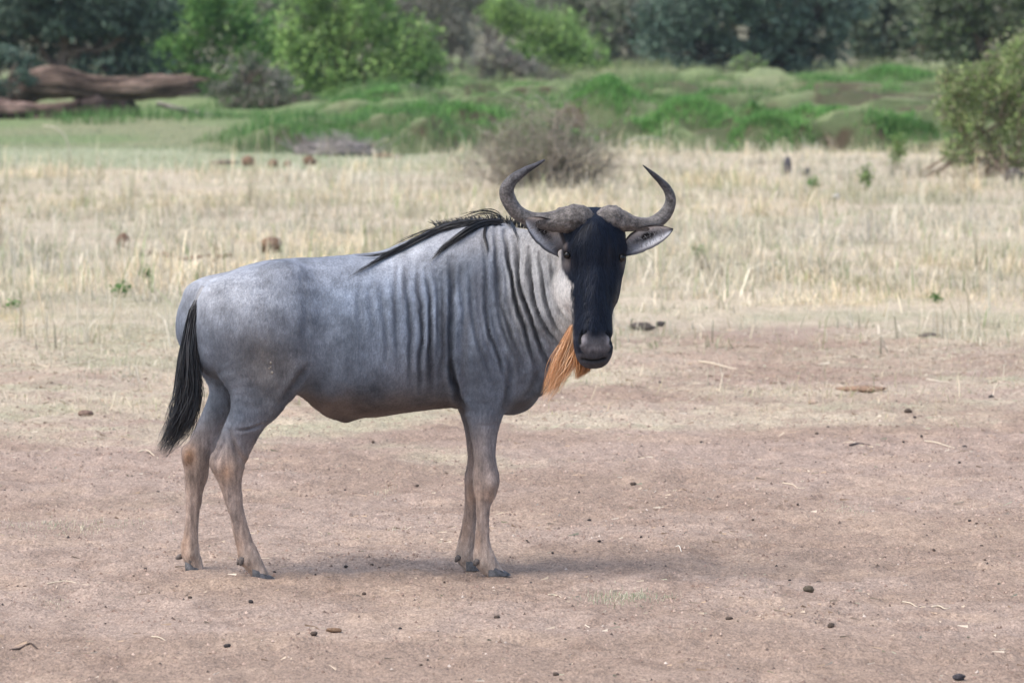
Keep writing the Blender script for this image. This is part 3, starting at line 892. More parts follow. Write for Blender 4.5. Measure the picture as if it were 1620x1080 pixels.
LANDMARKS = [(418, 912, 'the near hind hoof'), (305, 906, 'the far hind hoof'), (795, 914, 'the near fore hoof'), (985, 945, 'the grey-green grass tuft'),
             (110, 832, 'the wide faded grass patch'), (1069, 866, 'the white hooked straw'), (1486, 701, 'the long pale straw'), (1363, 619, 'the bark strip'),
             (1279, 935, 'the large grey-brown dung lump'), (1518, 1074, 'the large black dung lump'), (235, 719, 'the straw under the tail tip'), (527, 1000, 'the fibrous dung clump'),
             (38, 1023, 'the dark twig by straw bits'), (610, 778, 'the tiny tuft under the belly'), (136, 657, 'the crumbled brown clod'), (1345, 803, 'the little faded tuft'),
             (1488, 963, 'the kinked straw'), (1256, 768, 'the thin wavy straw'), (940, 575, 'the ground beyond the muzzle')]
ORD = ['nearest', 'second', 'third', 'fourth', 'fifth', 'sixth', 'seventh', 'eighth', 'ninth', 'tenth']
LQ = [on_ground(a, b_) for a, b_, _ in LANDMARKS]
RK = []
for lq in LQ:
    order = np.argsort([np.linalg.norm(q[:2] - lq[:2]) for _, q in pellets])
    rk = np.empty(len(pellets), int)
    rk[order] = np.arange(len(pellets))
    RK.append(rk)
RK = np.array(RK)
for k_, (o, q) in enumerate(pellets):
    j = int(np.argmin(RK[:, k_]))
    r_ = int(RK[j, k_])
    o['label'] = 'dark dung pellet on the dirt, %s from %s' % (ORD[r_] if r_ < len(ORD) else 'some way', LANDMARKS[j][2]) if r_ else 'dark dung pellet on the dirt, nearest to ' + LANDMARKS[j][2]
clod('dung_lump', 'large grey-brown dung lump, the bigger of two near each other on open dirt', 'dung', 1279, 935, 7.5, (.10, .082, .06), 95, (1.1, .9, .75), rough=.55, m=M_dung)
clod('dung_lump', 'large black dung lump at the very edge of the bare dirt', 'dung', 1518, 1074, 8.5, (.05, .045, .05), 96, (1.1, .9, .7), rough=.55, m=M_dung)

# bent straws one can pick out on the dirt
def stalk(name, label, cat, pts, r, col, group=None, Y=None, lift=.004, r1=None):
    """a thin stem; pts in px on the ground, or standing at the plane Y"""
    P = []
    for px, py in pts:
        if Y is None:
            q = on_ground(px, py)
            q[2] = float(height(q[0], q[1])) + lift
        else:
            q = at_depth(px, py, Y)
        P.append(q)
    P = np.array(P)
    if Y is not None:
        P[0, 2] = float(height(P[0, 0], P[0, 1])) - .02
    b = P[0].copy()
    S = catmull(P - b, 14)
    V, F = tube_arrays(S, np.linspace(r, r1 or r * .5, 14), None, 5)
    so = Soup()
    so.add(V, F, np.asarray(col))
    o = so.build(name, [M_straw])
    o.location = b
    tag(o, label, cat, group)
    return o
PALE = (.66, .56, .42)
stalk('straw', 'white hooked straw lying alone on the dirt before the forelegs', 'straw', [(1061, 865), (1068, 865), (1074, 868), (1078, 874)], .0032, (.75, .70, .60))
stalk('straw', 'long pale straw lying on dirt near a cluster of pellets', 'straw', [(1462, 697), (1480, 700), (1497, 703), (1511, 708)], .0038, PALE)
stalk('straw', 'straw bent in the middle, lying on open dirt beyond the big dung lump', 'straw', [(1428, 950), (1440, 955), (1452, 960), (1464, 963)], .003, PALE)
stalk('straw', 'kinked straw touching the end of the bent one', 'straw', [(1474, 962), (1486, 961), (1495, 966), (1503, 965)], .0035, PALE)
stalk('straw', 'thin wavy straw on the dirt right of the small green tuft', 'straw', [(1238, 763), (1255, 766), (1262, 771), (1274, 773)], .0028, PALE)
stalk('straw', 'pale stick at the edge of the grass above the bark strip', 'straw', [(1466, 601), (1485, 604), (1504, 607)], .0055, (.6, .52, .42))
stalk('straw', 'long curved straw at the grass edge left of the rump', 'straw', [(52, 574), (80, 580), (115, 579), (152, 574)], .0055, PALE)
stalk('straw', 'pale straw lying on the dirt below the tail tip', 'straw', [(219, 718), (232, 717), (243, 719), (251, 723)], .0038, PALE)
stalk('straw', 'faint straw on bare dirt below the hind hooves', 'straw', [(75, 926), (105, 924), (135, 925), (162, 924)], .0026, PALE)
stalk('straw', 'straw bits crossing on the dirt right of the fore hooves', 'straw', [(868, 940), (876, 939), (884, 941), (888, 946)], .0028, PALE)
stalk('straw', 'long pale stick at the grass edge right of the beard', 'straw', [(1105, 573), (1130, 576), (1158, 580), (1190, 586)], .006, PALE)
stalk('straw', 'thin straw on the dirt beside the dark hind legs', 'straw', [(240, 1010), (252, 1012), (262, 1015)], .0025, PALE)
stalk('dark_twig', 'dark twig lying in the dirt by pale straw bits', 'twig', [(16, 1026), (32, 1023), (48, 1021), (60, 1024)], .005, (.10, .07, .055))
stalk('dark_twig', 'dark thin twig on the dirt beyond the pellet cluster', 'twig', [(1344, 706), (1355, 703), (1366, 700), (1376, 703)], .0055, (.13, .10, .085))

# single tall stalks that stand out of the field
stalk('grass_stalk', 'tall pale stalk bowing over above the lawn', 'stalk', [(113, 262), (110, 235), (101, 214), (87, 202), (68, 199)], .009, (.55, .50, .38), Y=58, r1=.012)
g_ = stalk('weed_stalk', 'tall thin green weed stalk with a leafy tip near the dung balls', 'stalk', [(432, 262), (432, 235), (430, 205), (430, 178)], .010, (.36, .40, .20), Y=58)
for k, (px0, py0, px1, py1) in enumerate([(405, 245, 411, 205), (300, 285, 322, 222), (270, 300, 305, 232), (250, 290, 258, 240), (515, 300, 525, 243), (665, 262, 672, 218), (690, 262, 693, 226), (330, 280, 334, 225), (1255, 270, 1238, 215), (700, 262, 708, 232),
                                          (985, 290, 990, 240), (1390, 300, 1395, 262), (1520, 320, 1512, 250), (1345, 270, 1349, 216)]):
    stalk('grass_stalk', 'tall pale dry grass stalk standing above the straw field', 'stalk', [(px0, py0), ((px0 * 2 + px1) / 3, py0 * .63 + py1 * .37), (px1, py1)], .006, (.60, .53, .38), group='tall dry stalks in the field', Y=50 + (k % 5) * 2.5)
stalk('curved_twig', 'pale curved twig arching over the green mound behind the horns', 'twig', [(985, 240), (990, 228), (1005, 220), (1030, 218), (1046, 220)], .018, (.42, .38, .33), Y=69)

# small leafy weeds and tufts
def weed(label, px, py, hpx, wpx, n, leaf, pal, seed, name='leafy_weed', cat='weed'):
    rng = np.random.RandomState(seed)
    q = on_ground(px, py)
    D = q[1] + CAM_D
    s = D / FPX
    b = np.array([q[0], q[1], float(height(q[0], q[1], False))])
    r_ = empty(name, b)
    tag(r_, label, cat)
    V, F, c = leaf_cloud(rng, [[0, 0, hpx * s * .55, wpx * s * .5, wpx * s * .5, hpx * s * .5]], n, leaf, pal, [1] * len(pal), gap=.3, hollow=.1)
    V[:, 2] = np.maximum(V[:, 2], .01)
    so = Soup()
    so.add(V, F, c)
    so.build('leaves', [M_leaf], r_, smooth=False)
    st = Soup()
    for k in range(7):
        limb(st, rng, (rng.normal(0, .02), rng.normal(0, .02), -.02), (rng.normal(0, .25) * wpx * s, rng.normal(0, .25) * wpx * s, hpx * s * rng.uniform(.5, .95)), .006, .002, (.2, .24, .1), .1, 5, 6)
    st.build('stems', [M_leaf], r_)
    return r_
GW = [(.10, .24, .05), (.14, .29, .08), (.07, .17, .04)]
weed('bright green leafy weed in the dry grass left of the rump', 230, 452, 36, 22, 60, .022, GW, 1)
weed('low spreading green weed below the upright dark clod', 190, 474, 30, 44, 60, .020, GW, 2)
weed('dark green low weed at the grass edge on the left', 20, 492, 16, 44, 70, .018, GW, 3)
weed('small green weed in dry grass right of the ear', 1108, 412, 22, 30, 40, .020, GW, 4)
weed('green weed in the middle of the dry grass', 1480, 484, 16, 24, 40, .018, GW, 5)
weed('green weed beside the short dark stump', 1285, 300, 24, 26, 40, .035, GW, 6)
weed('soft green plant below the gully edge near the right bush', 1420, 268, 60, 40, 160, .04, [(.18, .27, .08), (.22, .3, .11)], 7)
weed('young green plant between the stumps and the near right bush', 1370, 300, 40, 30, 70, .04, [(.16, .25, .07), (.2, .28, .1)], 8)

def tuft(label, px, py, wpx, hpx, n, pal, seed):
    rng = np.random.RandomState(seed)
    q = on_ground(px, py)
    s = (q[1] + CAM_D) / FPX
    X = (q[0] + rng.normal(0, .42, n) * wpx * s).astype(np.float32)
    Y = (q[1] + rng.normal(0, .16, n)).astype(np.float32)
    o = blades('grass_tuft', X, Y, (rng.uniform(.3, 1.0, n) * hpx * s).astype(np.float32), np.full(n, .0016, np.float32), pick(rng, n, pal, [1] * len(pal)), 1.0, seed, fine=True, zoff=-.004)
    tag(o, label, 'grass tuft', kind='stuff')
TG = [(.42, .44, .30), (.52, .52, .38), (.62, .57, .44), (.36, .40, .25)]
TP = [(.62, .55, .40), (.68, .62, .48), (.50, .47, .33)]
tuft('small grey-green grass tuft on bare dirt right of the fore hooves', 985, 945, 90, 17, 380, TG, 1)
tuft('wide faded patch of flattened grass on dirt left of the hind legs', 110, 832, 150, 11, 480, TP + TG[:1], 2)
tuft('little faded grass tuft on open dirt far right of the forelegs', 1345, 803, 42, 8, 110, TP + TG[:1], 3)
tuft('tiny straw-coloured tuft on the dirt under the belly', 610, 778, 24, 10, 60, TP, 4)
tuft('tiny dry tuft on the dirt below the belly tuft', 625, 838, 16, 8, 40, TP, 5)
tuft('low dry straw tuft on the dirt at the left by the twig', 85, 948, 34, 8, 70, TP, 6)
tuft('loose dry grass tuft by the dirt edge left of the hocks', 30, 662, 46, 12, 120, TP + TG[:1], 7)

# loose straw, chaff and grit too fine to count
rng = np.random.RandomState(303)
n = 15000
D = 17 + 22 * rng.rand(n) ** .75
X = (rng.uniform(-1, 1, n) * (D * .0915 + .4)).astype(np.float32)
Y = (D - CAM_D).astype(np.float32)
kp = rng.rand(n) < .07 + .5 * sstep(.5, .7, fbm2(X, Y, 1.3, 3, 81)) + .8 * sstep(28, 36, D)
X, Y = X[kp], Y[kp]
n = len(X)
az, L_ = rng.uniform(0, 6.283, n), rng.gamma(2.0, .009, n) + .005
dx, dy = np.cos(az) * L_, np.sin(az) * L_ 
z0, z1 = height(X, Y), height(X + dx, Y + dy)
w = rng.uniform(.0004, .0011, n) * (1 + .6 * sstep(26, 36, Y + CAM_D))
nx, ny = -np.sin(az) * w, np.cos(az) * w
up = rng.uniform(.002, .006, n)
V = np.empty((n, 4, 3))
V[:, 0] = np.stack([X - nx, Y - ny, z0 + up - w], 1)
V[:, 1] = np.stack([X + nx, Y + ny, z0 + up + w], 1)
V[:, 2] = np.stack([X + dx + nx, Y + dy + ny, z1 + up + w + rng.uniform(0, .008, n)], 1)
V[:, 3] = np.stack([X + dx - nx, Y + dy - ny, z1 + up - w], 1)
cols = pick(rng, n, [(.50, .41, .31), (.58, .50, .40), (.38, .28, .2), (.36, .35, .25)], [3, 2, 3, 1])
o = link('straw_litter', mesh_np('straw_litter', V.reshape(-1, 3), np.arange(4 * n).reshape(n, 4), np.repeat(cols, 4, 0), smooth=False), None, [M_straw])
tag(o, 'fine chaff and broken straw strewn over the bare dirt', 'litter', kind='stuff')
n = 52000
D = 17 + 20 * rng.rand(n) ** .8
X = (rng.uniform(-1, 1, n) * (D * .0915 + .4)).astype(np.float32)
Y = (D - CAM_D).astype(np.float32)
gn = fbm2(X, Y, 3.0, 3, 88)
kp = rng.rand(n) < .25 + 1.1 * sstep(.42, .66, gn)
X, Y = X[kp], Y[kp]
n = len(X)
r_ = np.minimum(rng.gamma(1.7, .0022, n) + .0022, .0085)
z = height(X, Y)
oct_ = np.array([(1, 0, -.25), (0, 1, -.25), (-1, 0, -.25), (0, -1, -.25), (0, 0, .85)])
of_ = np.array([(0, 1, 4), (1, 2, 4), (2, 3, 4), (3, 0, 4)])
V = oct_[None] * r_[:, None, None] * rng.uniform(.6, 1.3, (n, 5, 1)) + np.stack([X, Y, z], 1)[:, None]
cols = pick(rng, n, [(.33, .24, .195), (.25, .175, .14), (.40, .30, .245), (.14, .105, .09), (.06, .052, .05), (.5, .42, .36)], [6, 4, 4, 1.0, .15, .3])
o = link('grit', mesh_np('grit', V.reshape(-1, 3), (of_[None] + np.arange(n)[:, None, None] * 5).reshape(-1, 3), np.repeat(cols, 5, 0), smooth=False), None, [M_soil])
tag(o, 'tiny crumbs of soil and grit scattered over the bare dirt', 'grit', kind='stuff')
# ================================================================== wildebeest
PSI = R(8)
AN_X, AN_Y = (560 - 810) / 405.0, 0.0
_cp, _sp = math.cos(PSI), math.sin(PSI)

def w2l(p):
    p = np.asarray(p, float)
    X, Y = p[..., 0] - AN_X, p[..., 1] - AN_Y
    return np.stack([X * _cp + Y * _sp, -X * _sp + Y * _cp, p[..., 2]], -1)

def LP(px, py, yl=0.0):
    """photo pixel -> point of the animal's own frame on its plane y = yl"""
    d = cam_ray(px, py)
    o = w2l(np.array([0, -CAM_D, CAM_H]))
    dl = np.array([d[0] * _cp + d[1] * _sp, -d[0] * _sp + d[1] * _cp, d[2]])
    t = (yl - o[1]) / dl[1]
    return o + t * dl

PXM = 405.0

class Tube:
    """smooth elliptical tube: rows (x, y, z, ru, rv); u lies along the reference direction"""
    def __init__(self, rows, ref=(0, 1, 0), n=22, k=0.05, p=2.0):
        S = catmull(np.asarray(rows, float), n)
        self.P, self.ru, self.rv = S[:, :3], np.maximum(S[:, 3], .004), np.maximum(S[:, 4], .004)
        T = np.gradient(self.P, axis=0)
        T /= np.linalg.norm(T, axis=1)[:, None]
        ref = np.asarray(ref, float)
        U = ref[None] - T * (T @ ref)[:, None]
        U /= np.linalg.norm(U, axis=1)[:, None]
        self.U, self.V, self.T, self.k, self.p = U, np.cross(T, U), T, k, p
        r = np.maximum(self.ru, self.rv).max()
        self.lo, self.hi = self.P.min(0) - r - .09, self.P.max(0) + r + .09
        self.P, self.U, self.V, self.T = [q.astype(np.float32) for q in (self.P, self.U, self.V, self.T)]
        self.ru, self.rv = self.ru.astype(np.float32), self.rv.astype(np.float32)
    def __call__(self, p):
        p = p.astype(np.float32)
        best = np.full(len(p), 9.0, np.float32)
        for i in range(len(self.P) - 1):
            a, ab = self.P[i], self.P[i + 1] - self.P[i]
            t = np.clip(((p - a) @ ab) / (ab @ ab), 0, 1)
            dl = p - a - t[:, None] * ab
            ru = self.ru[i] * (1 - t) + self.ru[i + 1] * t
            rv = self.rv[i] * (1 - t) + self.rv[i + 1] * t
            du, dv, dw = dl @ self.U[i], dl @ self.V[i], dl @ self.T[i]
            if self.p == 2.0:
                kk = np.sqrt((du / ru) ** 2 + (dv / rv) ** 2 + (dw / np.minimum(ru, rv)) ** 2)
            else:
                q = self.p
                kk = (np.abs(du / ru) ** q + np.abs(dv / rv) ** q + np.abs(dw / np.minimum(ru, rv)) ** q) ** (1 / q)
            dist = np.sqrt((dl * dl).sum(1))
            d = np.where(kk < 0.05, -np.minimum(ru, rv), dist * (1 - 1 / np.maximum(kk, .05)))
            best = np.minimum(best, d)
        return best

class Trunk:
    """barrel with a traced top and bottom line: rows (x, top, bottom, half width, p_top, p_bottom, widest height 0..1)"""
    def __init__(self, rows):
        rows = np.asarray(rows, float)
        R0 = np.zeros((len(rows), 9))
        R0[:, 0] = rows[:, 0]
        R0[:, 3:9] = rows[:, 1:]
        self.S = catmull(R0, 160)
        self.lo = np.array([rows[:, 0].min() - .1, -.4, rows[:, 2].min() - .1])
        self.hi = np.array([rows[:, 0].max() + .1, .4, rows[:, 1].max() + .1])
        self.k = .05
    def __call__(self, p):
        S = self.S
        g = [np.interp(p[:, 0], S[:, 0], S[:, j]) for j in range(3, 9)]
        top, bot, hw, pt, pb, fr = g
        c = bot + (top - bot) * fr
        dz = p[:, 2] - c
        rz = np.where(dz > 0, top - c, c - bot)
        q = np.where(dz > 0, pt, pb)
        rz, hw = np.maximum(rz, .003), np.maximum(hw, .003)
        kk = (np.abs(p[:, 1] / hw) ** q + np.abs(dz / rz) ** q) ** (1 / q)
        dist = np.sqrt(p[:, 1] ** 2 + dz ** 2)
        d = np.where(kk < .05, -np.minimum(hw, rz), dist * (1 - 1 / np.maximum(kk, .05)))
        return np.maximum(d, np.maximum(S[0, 0] - p[:, 0], p[:, 0] - S[-1, 0]))

def leg(rows, **kw):
    out = []
    for px, py, hf, lat, yl in rows:
        q = LP(px, py, yl)
        out.append((q[0], q[1], q[2], lat, hf / PXM))
    return Tube(out, **kw)

def xz(px, py, yl=0.0):
    q = LP(px, py, yl)
    return q[0], q[2]

trunk_rows = []
for px, top, bot, hw, pt, pb, fr in [
    (306, 490, 545, .03, 2.0, 2.0, .5),
    (309, 474, 570, .09, 2.0, 2.0, .5),
    (317, 462, 585, .14, 2.0, 2.0, .5),
    (330, 449, 595, .175, 2.0, 2.0, .55),
    (360, 431, 602, .20, 1.9, 2.0, .6),
    (395, 418, 606, .215, 1.9, 2.0, .62),
    (430, 411, 610, .22, 1.9, 2.0, .62),
    (470, 408, 624, .22, 1.9, 2.1, .58),
    (495, 407, 643, .225, 1.9, 2.1, .52),
    (520, 405, 655, .235, 1.9, 2.1, .47),
    (550, 403, 660, .245, 1.85, 2.1, .45),
    (600, 397, 659, .25, 1.8, 2.1, .44),
    (640, 382, 653, .245, 1.7, 2.1, .43),
    (680, 364, 648, .235, 1.6, 2.1, .42),
    (720, 351, 644, .22, 1.5, 2.1, .42),
    (755, 347, 645, .205, 1.45, 2.0, .42),
    (790, 350, 652, .185, 1.5, 2.0, .42),
    (815, 358, 650, .165, 1.7, 1.9, .42),
    (838, 380, 628, .13, 2.0, 1.9, .42),
    (856, 430, 590, .07, 2.0, 2.0, .42),
    (862, 490, 540, .02, 2.0, 2.0, .42)]:
    x, zt = xz(px, top)
    _, zb = xz(px, bot)
    trunk_rows.append((x, zt, zb, hw, pt, pb, fr))

def ell(px, py, yl, rx, ry, rz, k=.04, tilt=0.0):
    q = LP(px, py, yl)
    c, s = math.cos(tilt), math.sin(tilt)
    e = max(rx, .002) * .02
    a, b = q - np.array([c, 0, s]) * e, q + np.array([c, 0, s]) * e
    t = Tube([(*a, ry, rz), (*q, ry, rz), (*b, ry, rz)], n=3, k=k)
    # a one-point tube whose axial radius is rx
    class E:
        pass
    o = E()
    Rm = np.array([[c, 0, s], [0, 1, 0], [-s, 0, c]])
    rr = np.array([rx, ry, rz])
    o.k, o.lo, o.hi = k, q - rr.max() - .09, q + rr.max() + .09
    def f(p, q=q, Rm=Rm, rr=rr):
        l = (p - q) @ Rm.T
        kk = np.sqrt(((l / rr) ** 2).sum(1))
        dist = np.sqrt((l * l).sum(1))
        return np.where(kk < .05, -rr.min(), dist * (1 - 1 / np.maximum(kk, .05)))
    o.f = f
    return o

HW = at_depth(940, 405, -0.30)          # middle of the head between the eyes, in the world
HYAW = R(9)
_hn = np.array([math.sin(HYAW), -math.cos(HYAW), 0])          # the way the face looks
_hl = np.array([math.cos(HYAW), math.sin(HYAW), 0])           # towards the photograph's right
def HP(px, py, dep=0.0):
    """head point in the animal's frame: px, py as seen in the photograph, dep metres behind the face plane (towards the neck)"""
    wpt = at_depth(940, py, -0.30) - _hn * dep
    wpt = wpt + _hl * ((px - 940) / PXM) + np.array([math.sin(HYAW) * dep, 0, -dep * .085])
    return w2l(wpt)
_hl_l = w2l(_hl + np.array([AN_X, AN_Y, 0]))
_hn_l = w2l(_hn + np.array([AN_X, AN_Y, 0]))

head_rows = []
for px, py, hw, fr, bk in [
    (940, 362, .05, .010, .100), (940, 367, .085, -.025, .150), (940, 376, .119, -.052, .185),
    (940, 405, .122, -.070, .195), (939.5, 440, .098, -.088, .185), (938.5, 480, .079, -.108, .135),
    (937.5, 512, .074, -.122, .085), (938, 536, .076, -.132, .045), (939, 551, .073, -.132, .015), (939, 560, .058, -.118, .00), (939, 564, .03, -.095, -.02)]:
    q = HP(px, py, (fr + bk) / 2)
    head_rows.append((*q, hw, (bk - fr) / 2))
head = Tube(head_rows, ref=_hl_l, n=26, k=.03, p=2.35)

neck_rows = []
for px, top, bot, yw, hw in [(760, 362, 640, .00, .15), (800, 353, 640, -.005, .155), (840, 353, 612, -.03, .135),
                             (872, 358, 582, -.08, .115), (900, 366, 552, -.135, .10), (925, 372, 520, -.18, .085)]:
    a, b = w2l(at_depth(px, top, yw)), w2l(at_depth(px, bot, yw))
    neck_rows.append((*((a + b) / 2), hw, np.linalg.norm(a - b) / 2))
_nt = Tube(neck_rows, ref=(.35, 1, 0), n=20, k=.05)

near_hind = leg([(405, 470, 88, .09, -.10), (405, 530, 84, .095, -.125), (412, 580, 68, .088, -.135), (406, 625, 44, .07, -.14),
                 (390, 665, 31, .05, -.14), (369, 710, 27, .039, -.14), (362, 740, 24, .039, -.14), (366, 772, 16.5, .032, -.14),
                 (376, 820, 12.8, .026, -.14), (387, 858, 13.4, .027, -.14), (394, 880, 17.5, .036, -.14), (404, 896, 14.5, .033, -.14), (412, 909, 13, .034, -.14)], n=30)
far_hind = leg([(372, 470, 82, .09, .10), (368, 530, 80, .09, .125), (372, 580, 56, .082, .135), (365, 620, 35, .065, .14),
                (348, 655, 28, .052, .14), (329, 692, 26, .043, .14), (314, 722, 22, .038, .14), (310, 750, 18.5, .034, .14),
                (306, 795, 12.4, .026, .14), (302, 840, 11.6, .026, .14), (300, 868, 15.5, .035, .14), (305, 886, 14, .033, .14), (309, 901, 13, .033, .14)], n=30)
near_fore = leg([(752, 520, 50, .085, -.12), (756, 570, 48, .085, -.125), (760, 605, 42, .078, -.125), (766, 640, 34, .064, -.12), (765, 680, 24, .05, -.115),
                 (767, 722, 17.5, .041, -.11), (769, 758, 21.5, .045, -.11), (768, 778, 18.5, .041, -.11), (764, 798, 11.2, .03, -.11),
                 (763, 840, 10.6, .027, -.11), (764, 868, 14, .032, -.11), (767, 885, 17.5, .036, -.11), (777, 899, 15, .033, -.11), (786, 909, 13, .034, -.11)], n=32)
far_fore = leg([(748, 540, 46, .08, .12), (752, 600, 42, .078, .125), (756, 640, 32, .062, .12), (757, 680, 22, .05, .115),
                (757, 722, 17.5, .041, .11), (755, 760, 21, .044, .11), (750, 782, 16, .039, .11), (746, 800, 12, .03, .11),
                (742, 830, 12.2, .027, .11), (738, 862, 15, .032, .11), (738, 878, 18, .036, .11), (744, 890, 14, .033, .11), (749, 900, 13, .033, .11)], n=32)
near_shoulder = leg([(735, 385, 34, .055, -.085), (757, 440, 52, .08, -.115), (782, 510, 62, .092, -.125), (798, 570, 50, .08, -.12), (785, 610, 40, .06, -.11)], n=18, k=.06)
far_shoulder = leg([(735, 385, 34, .055, .085), (757, 440, 52, .08, .115), (782, 510, 62, .092, .125), (798, 570, 50, .08, .12), (785, 610, 40, .06, .11)], n=18, k=.06)
near_thigh_front = leg([(448, 470, 34, .05, -.14), (448, 510, 44, .062, -.155), (456, 555, 38, .06, -.16), (446, 605, 24, .045, -.152), (425, 645, 16, .04, -.14)], n=16, k=.11)
far_thigh_front = leg([(422, 470, 34, .05, .14), (422, 510, 44, .062, .155), (424, 555, 38, .06, .16), (412, 605, 24, .045, .152), (395, 640, 16, .04, .14)], n=16, k=.11)

PARTS = [Trunk(trunk_rows), _nt, near_shoulder, far_shoulder, near_thigh_front, far_thigh_front,
         near_hind, far_hind, near_fore, far_fore, head,
         ell(320, 515, .115, .103, .085, .145, .035), ell(352, 515, -.115, .088, .085, .15, .035),        # buttocks
         ell(448, 430, -.12, .07, .05, .035, .07), ell(448, 430, .12, .07, .05, .035, .07),          # hip bones
         ell(820, 610, .0, .09, .10, .10, .06),                                                      # brisket
         ell(530, 648, .0, .07, .03, .024, .06, -.38), ell(546, 662, 0, .014, .012, .010, .03),                                                     # sheath
         ell(345, 735, -.14, .028, .026, .045, .03, .4), ell(297, 722, .14, .022, .026, .045, .03, .4)]   # hock points
# head details: brows, cheek plates, muzzle and nostril wings, chin
def hell(px, py, dep, ra, rd, rz, k=.02):
    q = HP(px, py, dep)
    class E:
        pass
    o = E()
    M = np.stack([_hl_l, _hn_l, np.array([0, 0, 1.0])])
    rr = np.array([ra, rd, rz])
    o.k, o.lo, o.hi = k, q - rr.max() - .09, q + rr.max() + .09
    def f(p):
        l = (p - q) @ M.T
        kk = np.sqrt(((l / rr) ** 2).sum(1))
        return np.where(kk < .05, -rr.min(), np.sqrt((l * l).sum(1)) * (1 - 1 / np.maximum(kk, .05)))
    o.f = f
    return o
PARTS += [hell(898, 393, -.01, .020, .030, .022), hell(983, 393, -.01, .020, .030, .022),
          hell(903, 452, .09, .045, .085, .085, .03), hell(962, 452, .09, .045, .085, .085, .03),
          hell(921, 543, -.098, .027, .034, .032, .015), hell(958, 543, -.098, .026, .034, .032, .015),
          hell(940, 549, -.108, .048, .022, .034, .02), hell(940, 563, -.092, .036, .028, .010, .02),
          hell(940, 362, -.01, .03, .04, .03, .03), hell(940, 384, -.035, .080, .052, .075, .05), hell(940, 360, -.03, .034, .05, .034, .03)]
for q in PARTS:
    if not callable(q):
        type(q).__call__ = lambda self, p: self.f(p)

def field(p):
    d = None
    out = np.full(len(p), 1.0, np.float32)
    for s in PARTS:
        m = np.all((p > s.lo) & (p < s.hi), axis=1)
        if not m.any():
            continue
        a, b = out[m], s(p[m]).astype(np.float32)
        h = np.maximum(s.k - np.abs(a - b), 0) / s.k
        out[m] = np.minimum(a, b) - h * h * s.k * .25
    return out

def surface(fn, lo, hi, h):
    """surface nets over a block-sparse grid"""
    B = 8
    nb = np.ceil((hi - lo) / (h * B)).astype(int)
    n = nb * B + 1
    G = np.full(tuple(n), 1.0, np.float32)
    ci = np.stack(np.meshgrid(*[np.arange(k) for k in nb], indexing='ij'), -1).reshape(-1, 3)
    cc = lo + (ci + .5) * B * h
    cd = fn(cc)
    for c_ in ci[cd < -B * h * 1.1]:
        G[c_[0] * B:c_[0] * B + B + 1, c_[1] * B:c_[1] * B + B + 1, c_[2] * B:c_[2] * B + B + 1] = -1
    act = ci[np.abs(cd) <= B * h * 1.35]
    off = np.stack(np.meshgrid(*[np.arange(B + 1)] * 3, indexing='ij'), -1).reshape(-1, 3)
    for k in range(0, len(act), 500):
        idx = (act[k:k + 500, None] * B + off[None]).reshape(-1, 3)
        v = fn(lo + idx * h)
        G[idx[:, 0], idx[:, 1], idx[:, 2]] = v
    S = G < 0
    cnt = np.zeros(tuple(n - 1), np.int8)
    for dx in (0, 1):
        for dy in (0, 1):
            for dz in (0, 1):
                cnt += S[dx:n[0] - 1 + dx, dy:n[1] - 1 + dy, dz:n[2] - 1 + dz]
    cells = np.argwhere((cnt > 0) & (cnt < 8))
    vid = np.full(tuple(n - 1), -1, np.int32)
    vid[cells[:, 0], cells[:, 1], cells[:, 2]] = np.arange(len(cells))
    acc = np.zeros((len(cells), 3))
    num = np.zeros(len(cells))
    corners = [(a, b, c) for a in (0, 1) for b in (0, 1) for c in (0, 1)]
    for i_, A in enumerate(corners):
        for Bc in corners[i_ + 1:]:
            if sum(abs(A[k] - Bc[k]) for k in range(3)) != 1:
                continue
            g0 = G[cells[:, 0] + A[0], cells[:, 1] + A[1], cells[:, 2] + A[2]]
            g1 = G[cells[:, 0] + Bc[0], cells[:, 1] + Bc[1], cells[:, 2] + Bc[2]]
            m = (g0 < 0) != (g1 < 0)
            t = np.where(m, g0 / (g0 - g1 + 1e-12), 0)
            acc += np.where(m[:, None], np.array(A) + t[:, None] * (np.array(Bc) - np.array(A)), 0)
            num += m
    V = lo + (cells + acc / num[:, None]) * h
    Fs = []
    for ax in range(3):
        a1, a2 = (ax + 1) % 3, (ax + 2) % 3
        sl0 = [slice(None)] * 3
        sl1 = [slice(None)] * 3
        sl0[ax], sl1[ax] = slice(0, n[ax] - 1), slice(1, n[ax])
        E = np.argwhere(S[tuple(sl0)] != S[tuple(sl1)])
        E = E[(E[:, a1] > 0) & (E[:, a2] > 0) & (E[:, a1] < n[a1] - 1) & (E[:, a2] < n[a2] - 1)]
        sgn = S[E[:, 0], E[:, 1], E[:, 2]]
        q = []
        for d1, d2 in ((-1, -1), (0, -1), (0, 0), (-1, 0)):
            c = E.copy()
            c[:, a1] += d1
            c[:, a2] += d2
            q.append(vid[c[:, 0], c[:, 1], c[:, 2]])
        q = np.stack(q, 1)
        q[~sgn] = q[~sgn][:, ::-1]
        Fs.append(q)
    F = np.vstack(Fs)
    return V, F[(F >= 0).all(1)]

def vnormals(V, F):
    n = np.cross(V[F[:, 2]] - V[F[:, 0]], V[F[:, 3]] - V[F[:, 1]])
    out = np.zeros_like(V)
    for k in range(4):
        np.add.at(out, F[:, k], n)
    return out / (np.linalg.norm(out, axis=1)[:, None] + 1e-12)

